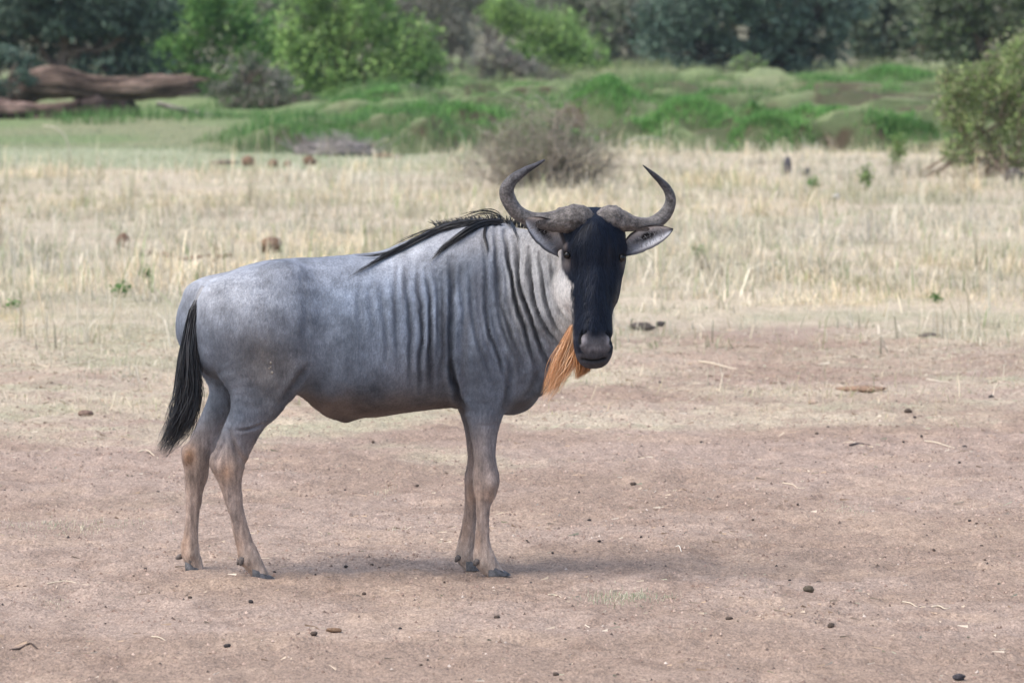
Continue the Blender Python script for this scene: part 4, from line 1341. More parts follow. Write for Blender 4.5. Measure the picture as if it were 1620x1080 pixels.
def relax(V, F, it=2, lam=.5):
    E = np.vstack([F[:, [0, 1]], F[:, [1, 2]], F[:, [2, 3]], F[:, [3, 0]]])
    deg = np.bincount(E.ravel(), minlength=len(V))[:, None]
    for k in range(it):
        s = np.zeros_like(V)
        for c in range(3):
            s[:, c] = np.bincount(E[:, 0], V[E[:, 1], c], len(V)) + np.bincount(E[:, 1], V[E[:, 0], c], len(V))
        V = V + lam * (s / deg - V)
    return V

import time as _time
_t0 = _time.time()
BV, BF = surface(field, np.array([-.80, -.70, -.03]), np.array([1.14, .34, 1.48]), .0058)
BV = relax(BV, BF, 3, .5)
BN = vnormals(BV, BF)
print('body mesh', len(BV), len(BF), round(_time.time() - _t0, 1), 's')
# ------------------------------------------------------------------ folds, muscles and coat on the body mesh
# side-view coordinates of every vertex, in the units of the tracing
side = np.sign(BV[:, 1]) 
US = 560 + PXM * (BV[:, 0] * _cp - np.clip(BV[:, 1], -.2, .2) * _sp)
VS = 905 - PXM * BV[:, 2]
lat = np.abs(BN[:, 1])
hq = BV - HP(940, 405, 0)
HD = -(hq @ _hn_l) / math.cos(HYAW) ** 2                                      # metres behind the face plane (negative = in front)
HA = 940 + PXM * (hq @ _hl_l - HD * math.sin(HYAW) * math.cos(HYAW))          # across the face
HB = 405 - PXM * (hq[:, 2] + HD * .085)                                                     # down the face
# head membership: distance of the vertex to the head against everything else
hd = head(BV.astype(np.float64))
HM = sstep(.035, .01, hd)
for q_ in PARTS[20:]:
    m_ = np.all((BV > q_.lo) & (BV < q_.hi), axis=1)
    HM[m_] = np.maximum(HM[m_], sstep(.040, .015, q_(BV[m_])))

UW = US + (fbm(BV.astype(np.float32) * np.array([1, 1, .6], np.float32), 16, 3, 61) - .5) * 11      # folds wander a little
def poly_dist(line, u, v):
    """distance to a polyline in side-view units and position 0..1 along it"""
    line = np.asarray(catmull(np.c_[np.asarray(line, float), np.zeros(len(line))], 18))[:, :2]
    best, pos = np.full(len(u), 1e9), np.zeros(len(u))
    sgn = np.zeros(len(u))
    for i in range(len(line) - 1):
        a, ab = line[i], line[i + 1] - line[i]
        t = np.clip(((u - a[0]) * ab[0] + (v - a[1]) * ab[1]) / (ab @ ab), 0, 1)
        dx, dy = u - a[0] - t * ab[0], v - a[1] - t * ab[1]
        d = np.hypot(dx, dy)
        m = d < best
        best[m], pos[m] = d[m], ((i + t) / (len(line) - 1))[m]
        sgn[m] = np.sign(dx * ab[1] - dy * ab[0])[m]
    return best, pos, sgn

def Z1(*pts): return [(760 + .389 * a, 230 + .389 * b) for a, b in pts]
def Z5(*pts): return [(520 + .324 * a, 310 + .324 * b) for a, b in pts]
def Z2(*pts): return [(230 + .315 * a, 400 + .315 * b) for a, b in pts]
disp = np.zeros(len(BV))
dark = np.zeros(len(BV))
pale = np.zeros(len(BV))
body_w = 1 - HM
def groove(line, depth, width, ridge=.6, ink=.0, w=None):
    """a crease: sinks the skin along the line, swells it on the forward side; ink paints fold shade and brindle into the coat, with a lit ridge beside"""
    global disp, dark, pale
    lo = np.min(line, 0) - width * 4 - 2
    hi = np.max(line, 0) + width * 4 + 2
    m = np.where((US > lo[0]) & (US < hi[0]) & (VS > lo[1]) & (VS < hi[1]))[0]
    d, t, s = poly_dist(line, UW[m], VS[m])
    env = np.sin(np.pi * np.clip(t, .03, .97)) ** .55 * body_w[m]
    if w is not None:
        env = env * w[m]
    g = np.exp(-(d / width) ** 2)
    r = np.exp(-((d - 1.7 * width) / (1.1 * width)) ** 2)
    disp[m] += env * depth * (-g + ridge * r)
    dark[m] = np.maximum(dark[m], env * ink * np.exp(-(d / (width * 1.25)) ** 2))  # shade of the fold painted into the coat, brindle stripes included
    pale[m] = np.maximum(pale[m], env * ink * np.exp(-((d - 2.1 * width) / (.9 * width)) ** 2))  # lit ridge beside the fold, painted in

# neck folds (the neck turns towards the viewer and bunches up)
for ln, dp, wd, ink in [
    (Z1((12, 350), (20, 520), (45, 700), (95, 900)), .004, 3.0, .35),
    (Z1((62, 330), (62, 470), (85, 640), (135, 800), (175, 900)), .008, 3.2, .6),
    (Z1((100, 350), (110, 470), (140, 620), (180, 760), (225, 890)), .011, 3.2, .8),
    (Z1((140, 370), (150, 480), (170, 610), (215, 730), (262, 850), (285, 900)), .010, 3.0, .8),
    (Z1((188, 410), (196, 520), (215, 640), (262, 740), (310, 800)), .009, 2.8, .75),
    (Z1((230, 430), (238, 540), (258, 640), (295, 720), (335, 780)), .008, 2.6, .7),
    (Z1((272, 440), (280, 540), (296, 640), (330, 700), (362, 745)), .007, 2.4, .6),
    (Z1((300, 455), (305, 560), (325, 650), (350, 700)), .005, 2.2, .5),
    (Z5((690, 330), (700, 480), (715, 620), (745, 760), (790, 880)), .004, 3.2, .35),
    (Z5((650, 330), (660, 500), (670, 700)), .003, 3.0, .25),
    (Z5((755, 400), (765, 520), (790, 680), (835, 800), (865, 900)), .007, 3.0, .6),
    (Z5((800, 330), (820, 480), (850, 640), (900, 760), (935, 850)), .006, 3.0, .5)]:
    groove(ln, dp * 1.5, wd, .8, min(1, ink * 1.25))
# shoulder edge, brindle and rib folds
groove(Z5((602, 300), (608, 430), (606, 560), (598, 700), (596, 820), (625, 940)), .016, 5.0, .6, .85)
groove([(712, 570), (717, 600), (727, 628), (737, 648)], .022, 5.0, .5, .8)
groove([(806, 560), (806, 600), (802, 630), (794, 652)], .014, 5.0, .3, .35)
groove([(838, 540), (850, 575), (846, 605), (828, 632)], .008, 5.0, .4, .25)
for ln, dp, wd, ink in [
    (Z5((560, 380), (562, 520), (560, 680), (545, 860)), .005, 5.0, .75),
    (Z5((530, 360), (538, 500), (536, 660), (520, 800)), .005, 3.0, .55),
    (Z5((480, 350), (492, 480), (498, 640), (496, 800), (500, 930)), .007, 3.6, .75),
    (Z5((430, 380), (446, 500), (454, 660), (450, 820), (446, 940)), .007, 3.6, .7),
    (Z5((372, 360), (385, 500), (396, 660), (398, 800), (392, 900)), .006, 3.8, .55),
    (Z5((318, 380), (325, 520), (335, 680), (330, 800)), .004, 4.0, .35),
    (Z5((262, 400), (268, 520), (280, 680), (270, 800)), .003, 4.0, .28),
    (Z5((210, 420), (215, 540), (222, 660)), .002, 4.0, .2),
    (Z5((150, 420), (155, 540), (165, 680)), .002, 4.5, .16)]:
    groove(ln, dp * 1.15, wd, .6, min(1, ink * 1.25))
# hind quarter: thigh edge, gaskin tendon, flank fold, muscle seams
groove([(490, 574), (478, 590), (464, 608), (448, 632)], .012, 6, .35, .28, sstep(.0, -.02, BV[:, 1]) )
groove(Z2((790, 120), (815, 230), (810, 380), (800, 500)), .004, 7, .3, .1)
groove(Z2((470, 870), (530, 865), (600, 840)), .005, 2.6, .8, .25)
groove(Z2((440, 870), (470, 960), (500, 1040)), .008, 4.0, .6, .35)
groove(Z2((420, 640), (440, 780), (430, 860)), .004, 5, .3, .15)
groove(Z2((500, 560), (560, 640), (620, 700), (700, 640)), .004, 9, .3, .1)
groove([(742, 655), (745, 700), (752, 745)], .004, 3.5, .4, .2)
groove([(752, 790), (755, 840), (757, 872)], .004, 3.0, .5, .25)
groove([(352, 770), (364, 820), (377, 866)], .003, 3.0, .5, .2)
groove([(755, 668), (775, 670), (788, 666)], .002, 2.0, .5, .25)
def bump(px, py, sx, sy, amp, ang=0.0, near=None):
    global disp
    c, s = math.cos(ang), math.sin(ang)
    x, y = US - px, VS - py
    a, b = (x * c + y * s) / sx, (-x * s + y * c) / sy
    w = np.exp(-(a * a + b * b)) * body_w * lat
    disp += amp * w
bump(504, 525, 24, 50, -.013)            # flank hollow
bump(468, 427, 22, 13, .007, .5)         # point of hip
bump(400, 510, 45, 50, .018)             # thigh
bump(440, 600, 22, 34, .008)
bump(600, 600, 90, 36, .006)             # belly
bump(752, 560, 26, 50, .018)             # triceps
bump(765, 420, 24, 55, .014, .4)         # shoulder blade
bump(727, 500, 10, 60, -.006)
bump(840, 570, 16, 30, .010)
bump(430, 455, 40, 16, -.006, .2)
bump(777, 762, 10, 12, .014)
bump(294, 722, 7, 10, .008)
bump(340, 728, 7, 10, .008)
bump(300, 880, 7, 8, .006)
bump(385, 884, 8, 8, .006)
bump(360, 790, 4, 40, -.006, -.2)
bump(304, 800, 4, 40, -.006)
bump(757, 770, 6, 12, -.006)
bump(742, 765, 8, 14, .006)
bump(352, 705, 6, 26, -.012, .45)         # hollow between gaskin and Achilles tendon
bump(345, 690, 5, 22, -.008, .5)
bump(380, 735, 9, 14, .006)
bump(320, 738, 8, 12, .005)
bump(764, 845, 4, 34, -.005)
bump(770, 700, 8, 40, .006)
bump(755, 690, 5, 40, -.005)
# soft unevenness of the hide, and slack skin
pn = BV.astype(np.float32)
disp += (fbm(pn, 14, 3, 3) - .5) * .006 * body_w
disp += (fbm(pn * np.array([1.6, 1, .55], np.float32), 38, 2, 9) - .5) * .0025 * body_w
legw = sstep(680, 760, VS) * body_w
disp += (fbm(pn * np.array([2.2, 2.2, .6], np.float32), 34, 3, 5) - .5) * .008 * legw
# face: long ridge of the nose, tear-line hollow, nostrils, mouth
def hbump(px, py, sx, sy, amp, front=True):
    global disp
    w = np.exp(-((HA - px) / sx) ** 2 - ((HB - py) / sy) ** 2) * HM * (sstep(.06, -.02, HD) if front else 1)
    disp += amp * w
hbump(939, 455, 20, 50, .010)
hbump(916, 470, 9, 45, -.006); hbump(962, 470, 9, 45, -.006)
hbump(914, 425, 8, 16, -.006); hbump(966, 425, 8, 16, -.006)
def hline(line, depth, width):
    global disp
    m = np.where((HM > .1) & (HD < .0) & (HB > 515))[0]
    d, t, _ = poly_dist(line, HA[m], HB[m])
    disp[m] -= depth * np.exp(-(d / width) ** 2) * HM[m]
    return m, np.exp(-(d / width) ** 2)
NOS = [[(925, 524), (918.5, 527), (915, 534), (915.5, 543)], [(960, 526), (965, 529), (968, 536), (967.5, 544)]]
inkN = np.zeros(len(BV))
for ln in NOS:
    m_, g_ = hline(ln, .014, 2.6)
    inkN[m_] = np.maximum(inkN[m_], g_)
m_, g_ = hline([(921, 567.5), (932, 570), (945, 570), (957, 566.5)], .010, 1.9)
inkM = np.zeros(len(BV))
inkM[m_] = g_
hbump(941, 531, 9, 7, -.006)
hbump(940, 560, 3, 8, -.004)
disp += (fbm(np.stack([HA * .05, HB * .012, HD * 4], -1), 3.0, 3, 4) - .5) * .007 * HM * sstep(530, 500, HB)

BV = BV + BN * disp[:, None]
BV[:, 2] = np.maximum(BV[:, 2], -.02)
BN2 = vnormals(BV, BF)

# ---- coat colours (the hide's own colours, with some light and fold shade painted in)
def C(r, g, b): return np.array([r, g, b], np.float32)
coat = np.tile(C(.165, .19, .235), (len(BV), 1))
def blend(c, w):
    global coat
    w = np.clip(w, 0, 1)[:, None]
    coat = coat * (1 - w) + np.asarray(c, np.float32) * w
nA, nB = fbm(pn, 9, 4, 21), fbm(pn, 26, 3, 33)
def spot(px, py, sx, sy, ang=0.0):
    c, s = math.cos(ang), math.sin(ang)
    x, y = US - px, VS - py
    a, b = (x * c + y * s) / sx, (-x * s + y * c) / sy
    return np.exp(-(a * a + b * b))
blend(C(.58, .595, .64), np.maximum(spot(375, 458, 105, 50, .25), spot(650, 400, 95, 34, -.35)) * .85)  # pale grey rump and back, with light from above painted in
blend(C(.50, .52, .58), spot(510, 432, 110, 30) * .6)  # same painted top light along the back
blend(C(.25, .295, .37), spot(575, 465, 115, 55) * .75)
blend(C(.20, .18, .168), spot(425, 565, 64, 52, .3) * (.4 + .9 * nA))
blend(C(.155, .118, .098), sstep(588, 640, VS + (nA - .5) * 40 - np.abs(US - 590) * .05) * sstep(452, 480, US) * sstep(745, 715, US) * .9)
blend(C(.22, .20, .185), spot(440, 620, 40, 50) * .5)
blend(C(.19, .19, .205), spot(650, 590, 75, 42) * .5)
blend(C(.42, .41, .40), sstep(770, 830, US) * sstep(585, 470, VS) * .8)
blend(C(.54, .52, .495), sstep(855, 890, US) * sstep(570, 500, VS) * body_w * .8)
blend(C(.44, .43, .44), spot(770, 375, 60, 26) * .6)
coat *= (1 + (nA - .5) * 1.1 + (nB - .5) * .7)[:, None]
# brindling: dark broken bars across shoulder and ribs
bar = fbm(np.stack([US * .062 + (VS - 500) * .002, VS * .0045, BV[:, 1] * 2], -1), 1.0, 3, 14)
blend(C(.10, .10, .115), sstep(.5, .68, bar) * sstep(560, 640, US) * sstep(860, 800, US) * sstep(395, 440, VS) * sstep(640, 590, VS) * .55)
blend(coat * 1.55, pale * .8)  # fold ridges painted paler, as if catching light, and between brindle stripes
blend(C(.03, .03, .036), dark * (.55 + .75 * nB))  # painted shade inside the folds, together with dark brindle stripes
# legs: dusty brown, ochre on the hocks and fetlocks
lw = sstep(640, 740, VS + (nA - .5) * 50)
blend(C(.35, .255, .20), lw * .9)
blend(C(.40, .42, .48), spot(348, 690, 16, 34, .5) * .8 * (BV[:, 1] > 0))  # blue-grey highlight painted on the far gaskin
blend(C(.31, .29, .30), spot(775, 705, 24, 45) * .7)
for px, py, sx, sy, a in [(297, 722, 10, 16, .9), (362, 742, 10, 18, .7), (288, 868, 10, 22, .7), (378, 868, 8, 24, .7), (402, 895, 12, 10, .6),
                          (300, 890, 14, 12, .5), (745, 790, 8, 20, .4), (735, 850, 9, 24, .35), (766, 782, 14, 10, .35), (756, 862, 7, 20, .35)]:
    blend(C(.47, .25, .13), spot(px, py, sx, sy) * a * .65 * (.4 + nB))
blend(C(.42, .34, .285), sstep(840, 895, VS) * .6 * (.4 + nB * 1.1))
lst = fbm(np.stack([BV[:, 0] * 60, BV[:, 1] * 60, BV[:, 2] * 14], -1), 1.0, 4, 19)
coat *= (1 + (lst - .5) * 1.3 * sstep(660, 720, VS))[:, None]
blend(C(.12, .115, .12), spot(372, 800, 8, 60, -.2) * .35 + spot(766, 820, 7, 50) * .3)
blend(C(.10, .095, .10), spot(825, 640, 24, 14) * .9)                       # dark brisket
blend(C(.13, .115, .11), spot(545, 664, 26, 8) * .8)                        # sheath
blend(C(.70, .67, .63), sstep(866, 886, US) * sstep(548, 505, VS) * sstep(400, 430, VS) * sstep(.02, -.06, BV[:, 1]) * .85)
# head: black face, pale cheeks, grey nose
edge = np.where(HB < 425, 889.0, 889 + (HB - 425) * .62)
edge = np.minimum(edge, 905) + (fbm(pn, 40, 2, 8) - .5) * 8
edgeR = 990.0 + 0 * HB
face = sstep(-3, 3, HA - edge) * sstep(.14, .07, HD)
blend(C(.50, .47, .44), HM * .92)
blend(C(.74, .71, .67), HM * np.exp(-((HA - 892) / 14) ** 2 - ((HB - 468) / 46) ** 2))
blend(C(.55, .36, .22), HM * sstep(485, 530, HB) * sstep(906, 899, HA) * .8)
streak = fbm(np.stack([HA * .28, HB * .03, HD * 3], -1), 1.0, 4, 3)
fc = C(.005, .008, .017)[None] * (.55 + 1.0 * streak[:, None])
w_ = np.clip(HM * face, 0, 1)[:, None]
coat = coat * (1 - w_) + fc * w_
blend(C(.19, .16, .15), HM * np.exp(-((HA - 896) / 7) ** 2 - ((HB - 416) / 10) ** 2) * .95)
blend(C(.10, .085, .08), HM * np.exp(-((HA - 986) / 5) ** 2 - ((HB - 418) / 9) ** 2) * .8)
blend(C(.16, .13, .12), HM * np.exp(-((HA - 894) / 3.2) ** 2 - ((HB - 388) / 9) ** 2) * .75)
blend(C(.035, .035, .042), HM * np.exp(-((HA - 926) / 12) ** 2 - ((HB - 372) / 8) ** 2) * .7)  # sheen highlight painted on the black forehead
blend(C(.04, .038, .045), HM * np.exp(-((HA - 964) / 4) ** 2 - ((HB - 400) / 26) ** 2) * .6)  # second painted highlight, beside the right brow
pw = np.interp(HB, [521, 527, 536, 546, 555, 562], [14, 23, 26.5, 26, 22, 14])
nose_pad = sstep(1.06, .9, np.abs(HA - 941.5) / pw) * sstep(520, 527, HB) * sstep(563, 556, HB) * HM * sstep(0, -.05, HD)
nose_pad *= 1 - .97 * np.exp(-((HA - 942) / 13) ** 2 - ((HB - 524) / 13) ** 2)
blend(C(.05, .048, .055), HM * sstep(0, -.05, HD) * sstep(555, 561, HB))
blend(C(.07, .064, .068), nose_pad * (.45 + .7 * nB))
blend(C(.27, .25, .265), nose_pad * (np.exp(-((HA - 922) / 5.5) ** 2 - ((HB - 538) / 9) ** 2) + np.exp(-((HA - 962) / 4) ** 2 - ((HB - 540) / 9) ** 2) + .5 * np.exp(-((HA - 942) / 18) ** 2 - ((HB - 551) / 4) ** 2)) * .7)
blend(C(.003, .003, .003), np.clip(inkN * 1.3, 0, 1))
blend(C(.003, .003, .003), np.clip(inkM * 1.2, 0, 1))
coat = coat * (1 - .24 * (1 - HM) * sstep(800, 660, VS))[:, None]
coat = np.clip(coat, .003, .9)
wet = np.clip(nose_pad, 0, 1)

def hide_material():
    m = mat('hide', attr='col', rough=.7, spec=.12, sheen=.04,
            noise=[(420, .8, 1.2, (1, 1, .3)), (130, .78, 1.22, (1, 1, .3))],
            bump=[(95, .35, .006, (1, 1, .5)), (300, .6, .004, (1.2, 1.2, .35))])
    nt = m.node_tree
    a = nt.nodes.new('ShaderNodeAttribute')
    a.attribute_name = 'gloss'
    mr = nt.nodes.new('ShaderNodeMapRange')
    mr.inputs['To Min'].default_value = .7
    mr.inputs['To Max'].default_value = .3
    nt.links.new(a.outputs['Fac'], mr.inputs['Value'])
    nt.links.new(mr.outputs[0], nt.nodes['Principled BSDF'].inputs['Roughness'])
    nt.nodes['Principled BSDF'].inputs['Sheen Tint'].default_value = (.75, .8, 1, 1)
    return m
M_hide = hide_material()
root = empty('wildebeest', (AN_X, AN_Y, 0), PSI)
tag(root, 'blue wildebeest standing side-on on bare dirt, head turned to look straight out', 'wildebeest')
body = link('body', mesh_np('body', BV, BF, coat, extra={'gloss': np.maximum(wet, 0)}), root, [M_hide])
# ------------------------------------------------------------------ horns, ears, eyes, hooves
M_horn = mat('horn', attr='col', rough=.55, spec=.3, noise=[(45, .6, 1.2), (130, .5, 1.35)],
             bump=[(60, .7, .008), (230, .9, .005)])
M_ear = mat('ear_skin', attr='col', rough=.8, spec=.2, noise=(260, .8, 1.2), bump=(300, .4, .002))
M_eye = mat('eye', color=(.005, .004, .004), rough=.08, spec=.4)
M_hoof = mat('hoof_horn', color=(.085, .082, .085), rough=.5, spec=.4, noise=[(60, .5, 1.7), (160, .7, 1.3)], bump=(120, .3, .002, (1, 1, 4)))
M_dew = mat('dewclaw_horn', color=(.13, .11, .10), rough=.75, spec=.2, noise=(120, .6, 1.4), bump=(200, .4, .002))
M_hair = mat('black_hair', attr='col', rough=.42, spec=.45)
M_beard = mat('tan_hair', attr='col', rough=.5, spec=.35, trans=.25)

def make_horn(rows):
    """rows: px, py, depth behind the face plane, half thickness in px"""
    S = catmull(np.array([(*HP(px, py, d), h / PXM) for px, py, d, h in rows]), 80)
    P, r = S[:, :3], np.maximum(S[:, 3], .002)
    V, F = tube_arrays(P, r, r * 1.12, 32)
    s = np.repeat(np.linspace(0, 1, len(P)), 32)
    s = np.concatenate([s, [0, 1]])
    boss = sstep(.42, .12, s)
    axis = np.vstack([np.repeat(P, 32, 0), P[:1], P[-1:]])
    out = V - axis
    out /= np.linalg.norm(out, axis=1)[:, None] + 1e-9
    vf = V.astype(np.float32)
    a = (fbm(vf, 45, 3, 2) - .5) * .018 + (fbm(vf, 120, 2, 6) - .5) * .012
    V = V + out * (boss * a + (1 - boss) * (fbm(vf, 40, 2, 4) - .5) * .003)[:, None]
    base, mid, tip = C(.155, .138, .128), C(.165, .15, .142), C(.055, .055, .066)
    w1, w2 = sstep(.2, .5, s)[:, None], sstep(.55, .95, s)[:, None]
    col = (base * (1 - w1) + mid * w1) * (1 - w2) + tip * w2
    an_ = np.concatenate([np.tile(np.arange(32), len(P)), [0, 0]]) * (2 * np.pi / 32)
    ring = fbm(np.stack([np.cos(an_) * 1.2, np.sin(an_) * 1.2, s * 46], -1), 1.0, 3, 15)
    fib = fbm(np.stack([np.cos(an_) * 9, np.sin(an_) * 9, s * 14], -1), 1.0, 3, 16)
    col = col * ((.6 + .8 * fbm(vf, 45, 3, 12)) * (1 + boss * (ring - .5) * 1.6 + (fib - .5) * .9))[:, None]
    V = V + out * (boss * (ring - .5) * .010)[:, None]
    so = Soup()
    so.add(V, F, col)
    return so.build('horn', [M_horn], root)

make_horn([(936, 350, .008, 9), (927, 347, .002, 18), (913, 345, -.001, 21.5), (893, 348, .002, 20), (875, 350, .006, 16.5), (855, 348.5, .012, 13), (836, 344, .025, 11.4), (818, 334, .03, 11.8),
           (806, 317, .03, 12), (802, 300, .02, 11.2), (810, 285, .01, 9), (830, 270.5, -.005, 6), (848, 261, -.02, 3.6), (862, 253.5, -.03, 1.4)])
make_horn([(945, 350, .008, 9), (954, 346, .002, 17), (966, 345, -.001, 19.5), (980, 349, .002, 17), (998, 353, .006, 13), (1014, 355.5, .012, 11.4), (1030, 354.5, .022, 11), (1047, 345, .026, 11),
           (1058, 331, .026, 9.6), (1061.5, 316, .02, 8.4), (1057, 301, .01, 7), (1047, 289, .0, 5.6), (1032, 275.5, -.02, 3.6), (1017, 262.5, -.03, 1.2)])

def make_ear(base, tip, hw, d0, d1, dark_up):
    n, m = 26, 15
    s, t = np.meshgrid(np.linspace(0, 1, n), np.linspace(-1, 1, m), indexing='ij')
    b, e = HP(*base, d0), HP(*tip, d1)
    ax = e - b
    Ln = np.linalg.norm(ax)
    ax /= Ln
    nrm = _hn_l - ax * _hn_l.dot(ax)
    nrm /= np.linalg.norm(nrm)
    up = np.cross(nrm, ax)
    if up[2] < 0:
        up = -up
    prof = np.interp(s, [0, .1, .3, .55, .75, .9, 1], [.42, .6, .92, 1.0, .78, .42, .04]) * hw / PXM
    edge_n = 1 + .10 * (noise3(np.stack([s * 14, t * 0 + np.sign(t), s * 0], -1), 1.0, 3) - .5) * (np.abs(t) > .9)
    cup = .030 * (1 - t * t) * np.interp(s, [0, .25, .7, 1], [1.0, 1.0, .6, .1]) 
    P = (b + s[..., None] * Ln * ax + (t * prof * edge_n)[..., None] * up - nrm * cup[..., None]
         + up * (.012 * np.sin(s * np.pi))[..., None] + nrm * (.012 * np.abs(t) ** 3)[..., None])
    th = .0045 * (1 - .55 * np.abs(t)) * (1 - .5 * s) + .0012
    Q = P - nrm * th[..., None] * 2
    V = np.vstack([P.reshape(-1, 3), Q.reshape(-1, 3)])
    i = np.arange(n * m).reshape(n, m)
    f1 = np.stack([i[:-1, :-1], i[1:, :-1], i[1:, 1:], i[:-1, 1:]], -1).reshape(-1, 4)
    f2 = f1[:, ::-1] + n * m
    rim = np.concatenate([i[0], i[1:, -1], i[-1, -2::-1], i[-2:0:-1, 0]])
    f3 = np.stack([rim, np.roll(rim, -1), np.roll(rim, -1) + n * m, rim + n * m], -1)
    st = fbm(np.stack([s * 9, t * 3, s * 0], -1), 1.6, 3, 5)
    col = np.ones((n, m, 3), np.float32) * C(.40, .38, .39)
    def mixc(c, w):
        nonlocal col
        w = np.clip(w, 0, 1)[..., None]
        col = col * (1 - w) + np.asarray(c, np.float32) * w
    mixc(C(.78, .76, .77), np.exp(-((np.abs(t) - .55) / .25) ** 2) * sstep(.2, .5, s))
    mixc(C(.02, .018, .018), np.exp(-((t - .05) / .38) ** 2 - ((s - .50) / .24) ** 2) * (.2 + 2.0 * st))
    mixc(C(.025, .022, .024), sstep(.70, .88, np.abs(t)) * np.where(t * dark_up > 0, 1.0, .8))
    mixc(C(.03, .028, .03), sstep(.9, 1.0, s))
    mixc(C(.12, .105, .105), sstep(.25, .0, s) * .8)
    outer = np.tile(C(.12, .11, .11), (n * m, 1))
    so = Soup()
    so.add(V, np.vstack([f1, f2, f3]), np.vstack([col.reshape(-1, 3), outer]))
    o = so.build('ear', [M_ear], root)
    # pale hairs inside the ear
    rng = np.random.RandomState(5)
    hs = Soup()
    for k in range(130):
        i_, j_ = rng.randint(4, n - 5), rng.choice([2, 3, 4, 10, 11, 12]) if rng.rand() < .7 else rng.randint(3, 12)
        p0 = P[i_, j_]
        dirv = -np.sign(t[i_, j_]) * up * .8 + nrm * .7 + ax * rng.normal(.2, .35)
        dirv /= np.linalg.norm(dirv)
        L_ = rng.uniform(.012, .028)
        side_ = np.cross(dirv, nrm)
        side_ /= np.linalg.norm(side_) + 1e-9
        V_ = np.array([p0 - side_ * .0009, p0 + side_ * .0009, p0 + dirv * L_])
        hs.add(V_, np.array([[0, 1, 2]]), C(.5, .48, .47) * rng.uniform(.5, 1.1))
    hs.build('ear_hair', [M_ear], o)
make_ear((889, 399), (830, 344.5), 22, .02, -.05, 1)
make_ear((983, 399), (1065, 363.5), 19, .02, -.04, 1)

def surf_point(px, py, lift=.0):
    """the near-side skin point that the side tracing shows at px, py"""
    d = (US - px) ** 2 + (VS - py) ** 2
    m = np.where(d < 60)[0]
    if len(m) == 0:
        m = np.argsort(d)[:12]
        return BV[m].mean(0) + BN2[m].mean(0) * lift
    k = m[np.argmin(BV[m, 1] * 1000 + d[m])]
    return BV[k] + BN2[k] * lift

def head_skin(px, py):
    d = (HA - px) ** 2 + (HB - py) ** 2
    m = np.where((d < 14) & (HM > .3))[0]
    return BV[m[np.argmin(HD[m])]] if len(m) else HP(px, py, -.05)

for px, py in ((897.5, 406), (985, 409)):
    p = head_skin(px, py)
    so = Soup()
    so.add(*ball(p + _hn_l * -.001 + _hl_l * (-.006 if px < 940 else .004) + _hl_l * (.0), .0155, 24, 14))
    e = so.build('eye', [M_eye], root)
    ls = Soup()
    rng = np.random.RandomState(int(px))
    sg = 1 if px > 940 else -1
    # lids: two curved rolls of skin over and under the eyeball, lashes on the upper one
    for up_, rr in ((1, .0042), (-1, .0034)):
        a = np.linspace(-1.25, 1.25, 12)
        Q = np.array([p + _hl_l * (.0205 * math.sin(x)) + np.array([0, 0, 1]) * up_ * (.0125 * math.cos(x)) + _hn_l * (.007 * math.cos(x) - .004) for x in a])
        V_, F_ = tube_arrays(Q, rr * np.cos(a * .8) + .001, None, 8)
        ls.add(V_, F_, C(.022, .019, .02) if up_ > 0 else C(.05, .042, .04))
    for k in range(18):
        x = rng.uniform(-1, 1.1) * sg
        q = p + _hl_l * (.021 * math.sin(x)) + np.array([0, 0, .016 * math.cos(x)]) + _hn_l * .006
        dr = _hl_l * (sg * .7 + rng.normal(0, .25)) + _hn_l * .8 + np.array([0, 0, rng.uniform(-.7, .1)])
        dr /= np.linalg.norm(dr)
        V_ = np.array([q, q + np.array([0, 0, .0014]), q + dr * rng.uniform(.015, .026)])
        ls.add(V_, np.array([[0, 1, 2]]), C(.006, .006, .007))
    ls.build('eyelid', [M_ear], root)

def make_claw(toe, heel, width, height, name='hoof'):
    """one half of a cloven hoof: wedge with a pointed toe; toe and heel are points on the ground"""
    toe, heel = np.asarray(toe, float), np.asarray(heel, float)
    ax = toe - heel
    Ln = np.linalg.norm(ax)
    ax /= Ln
    sd = np.cross([0, 0, 1.0], ax)
    ol = [(-.02, -.7), (.0, -1), (.3, -1.05), (.6, -.85), (.85, -.5), (1.0, -.1), (1.0, .1), (.85, .5), (.6, .85), (.3, 1.05), (.0, 1), (-.02, .7)]
    V = []
    for h, k, sh in ((0, 1.0, 0), (.25, .97, -.02), (.6, .86, -.1), (1.0, .70, -.17), (1.08, .50, -.14)):
        for a, b in ol:
            fwd = a if h == 0 else min(a, 1 - h * .62) if a > .5 else a * (1 - .12 * h)
            V.append(heel + ax * Ln * (fwd - .02 * h) + sd * b * width * k + np.array([0, 0, 1]) * height * h * (1 - .55 * max(a, 0) * min(h, 1)))
    V = np.array(V)
    m = len(ol)
    F = []
    for r_ in range(4):
        for j in range(m):
            F.append((r_ * m + j, r_ * m + (j + 1) % m, (r_ + 1) * m + (j + 1) % m, (r_ + 1) * m + j))
    c = len(V)
    V = np.vstack([V, V[-m:].mean(0)[None]])
    for j in range(m):
        F.append((4 * m + j, 4 * m + (j + 1) % m, c, c))
    so = Soup()
    so.add(V, np.array(F))
    return so.build(name, [M_hoof], root)

def foot(px_toe, px_heel, yl, spread=.021, py=905, drop=0.0, turn=0.0):
    for s_ in (-1, 1):
        t, h = LP(px_toe, py, yl + s_ * spread), LP(px_heel, py, yl + s_ * spread * .9)
        t[2] = h[2] = -.014 + drop
        t[1] += turn
        make_claw(t, h, .018, .044)
foot(436, 400, -.14)
foot(327, 294, .14)
foot(809, 773, -.11)
foot(770, 738, .11)

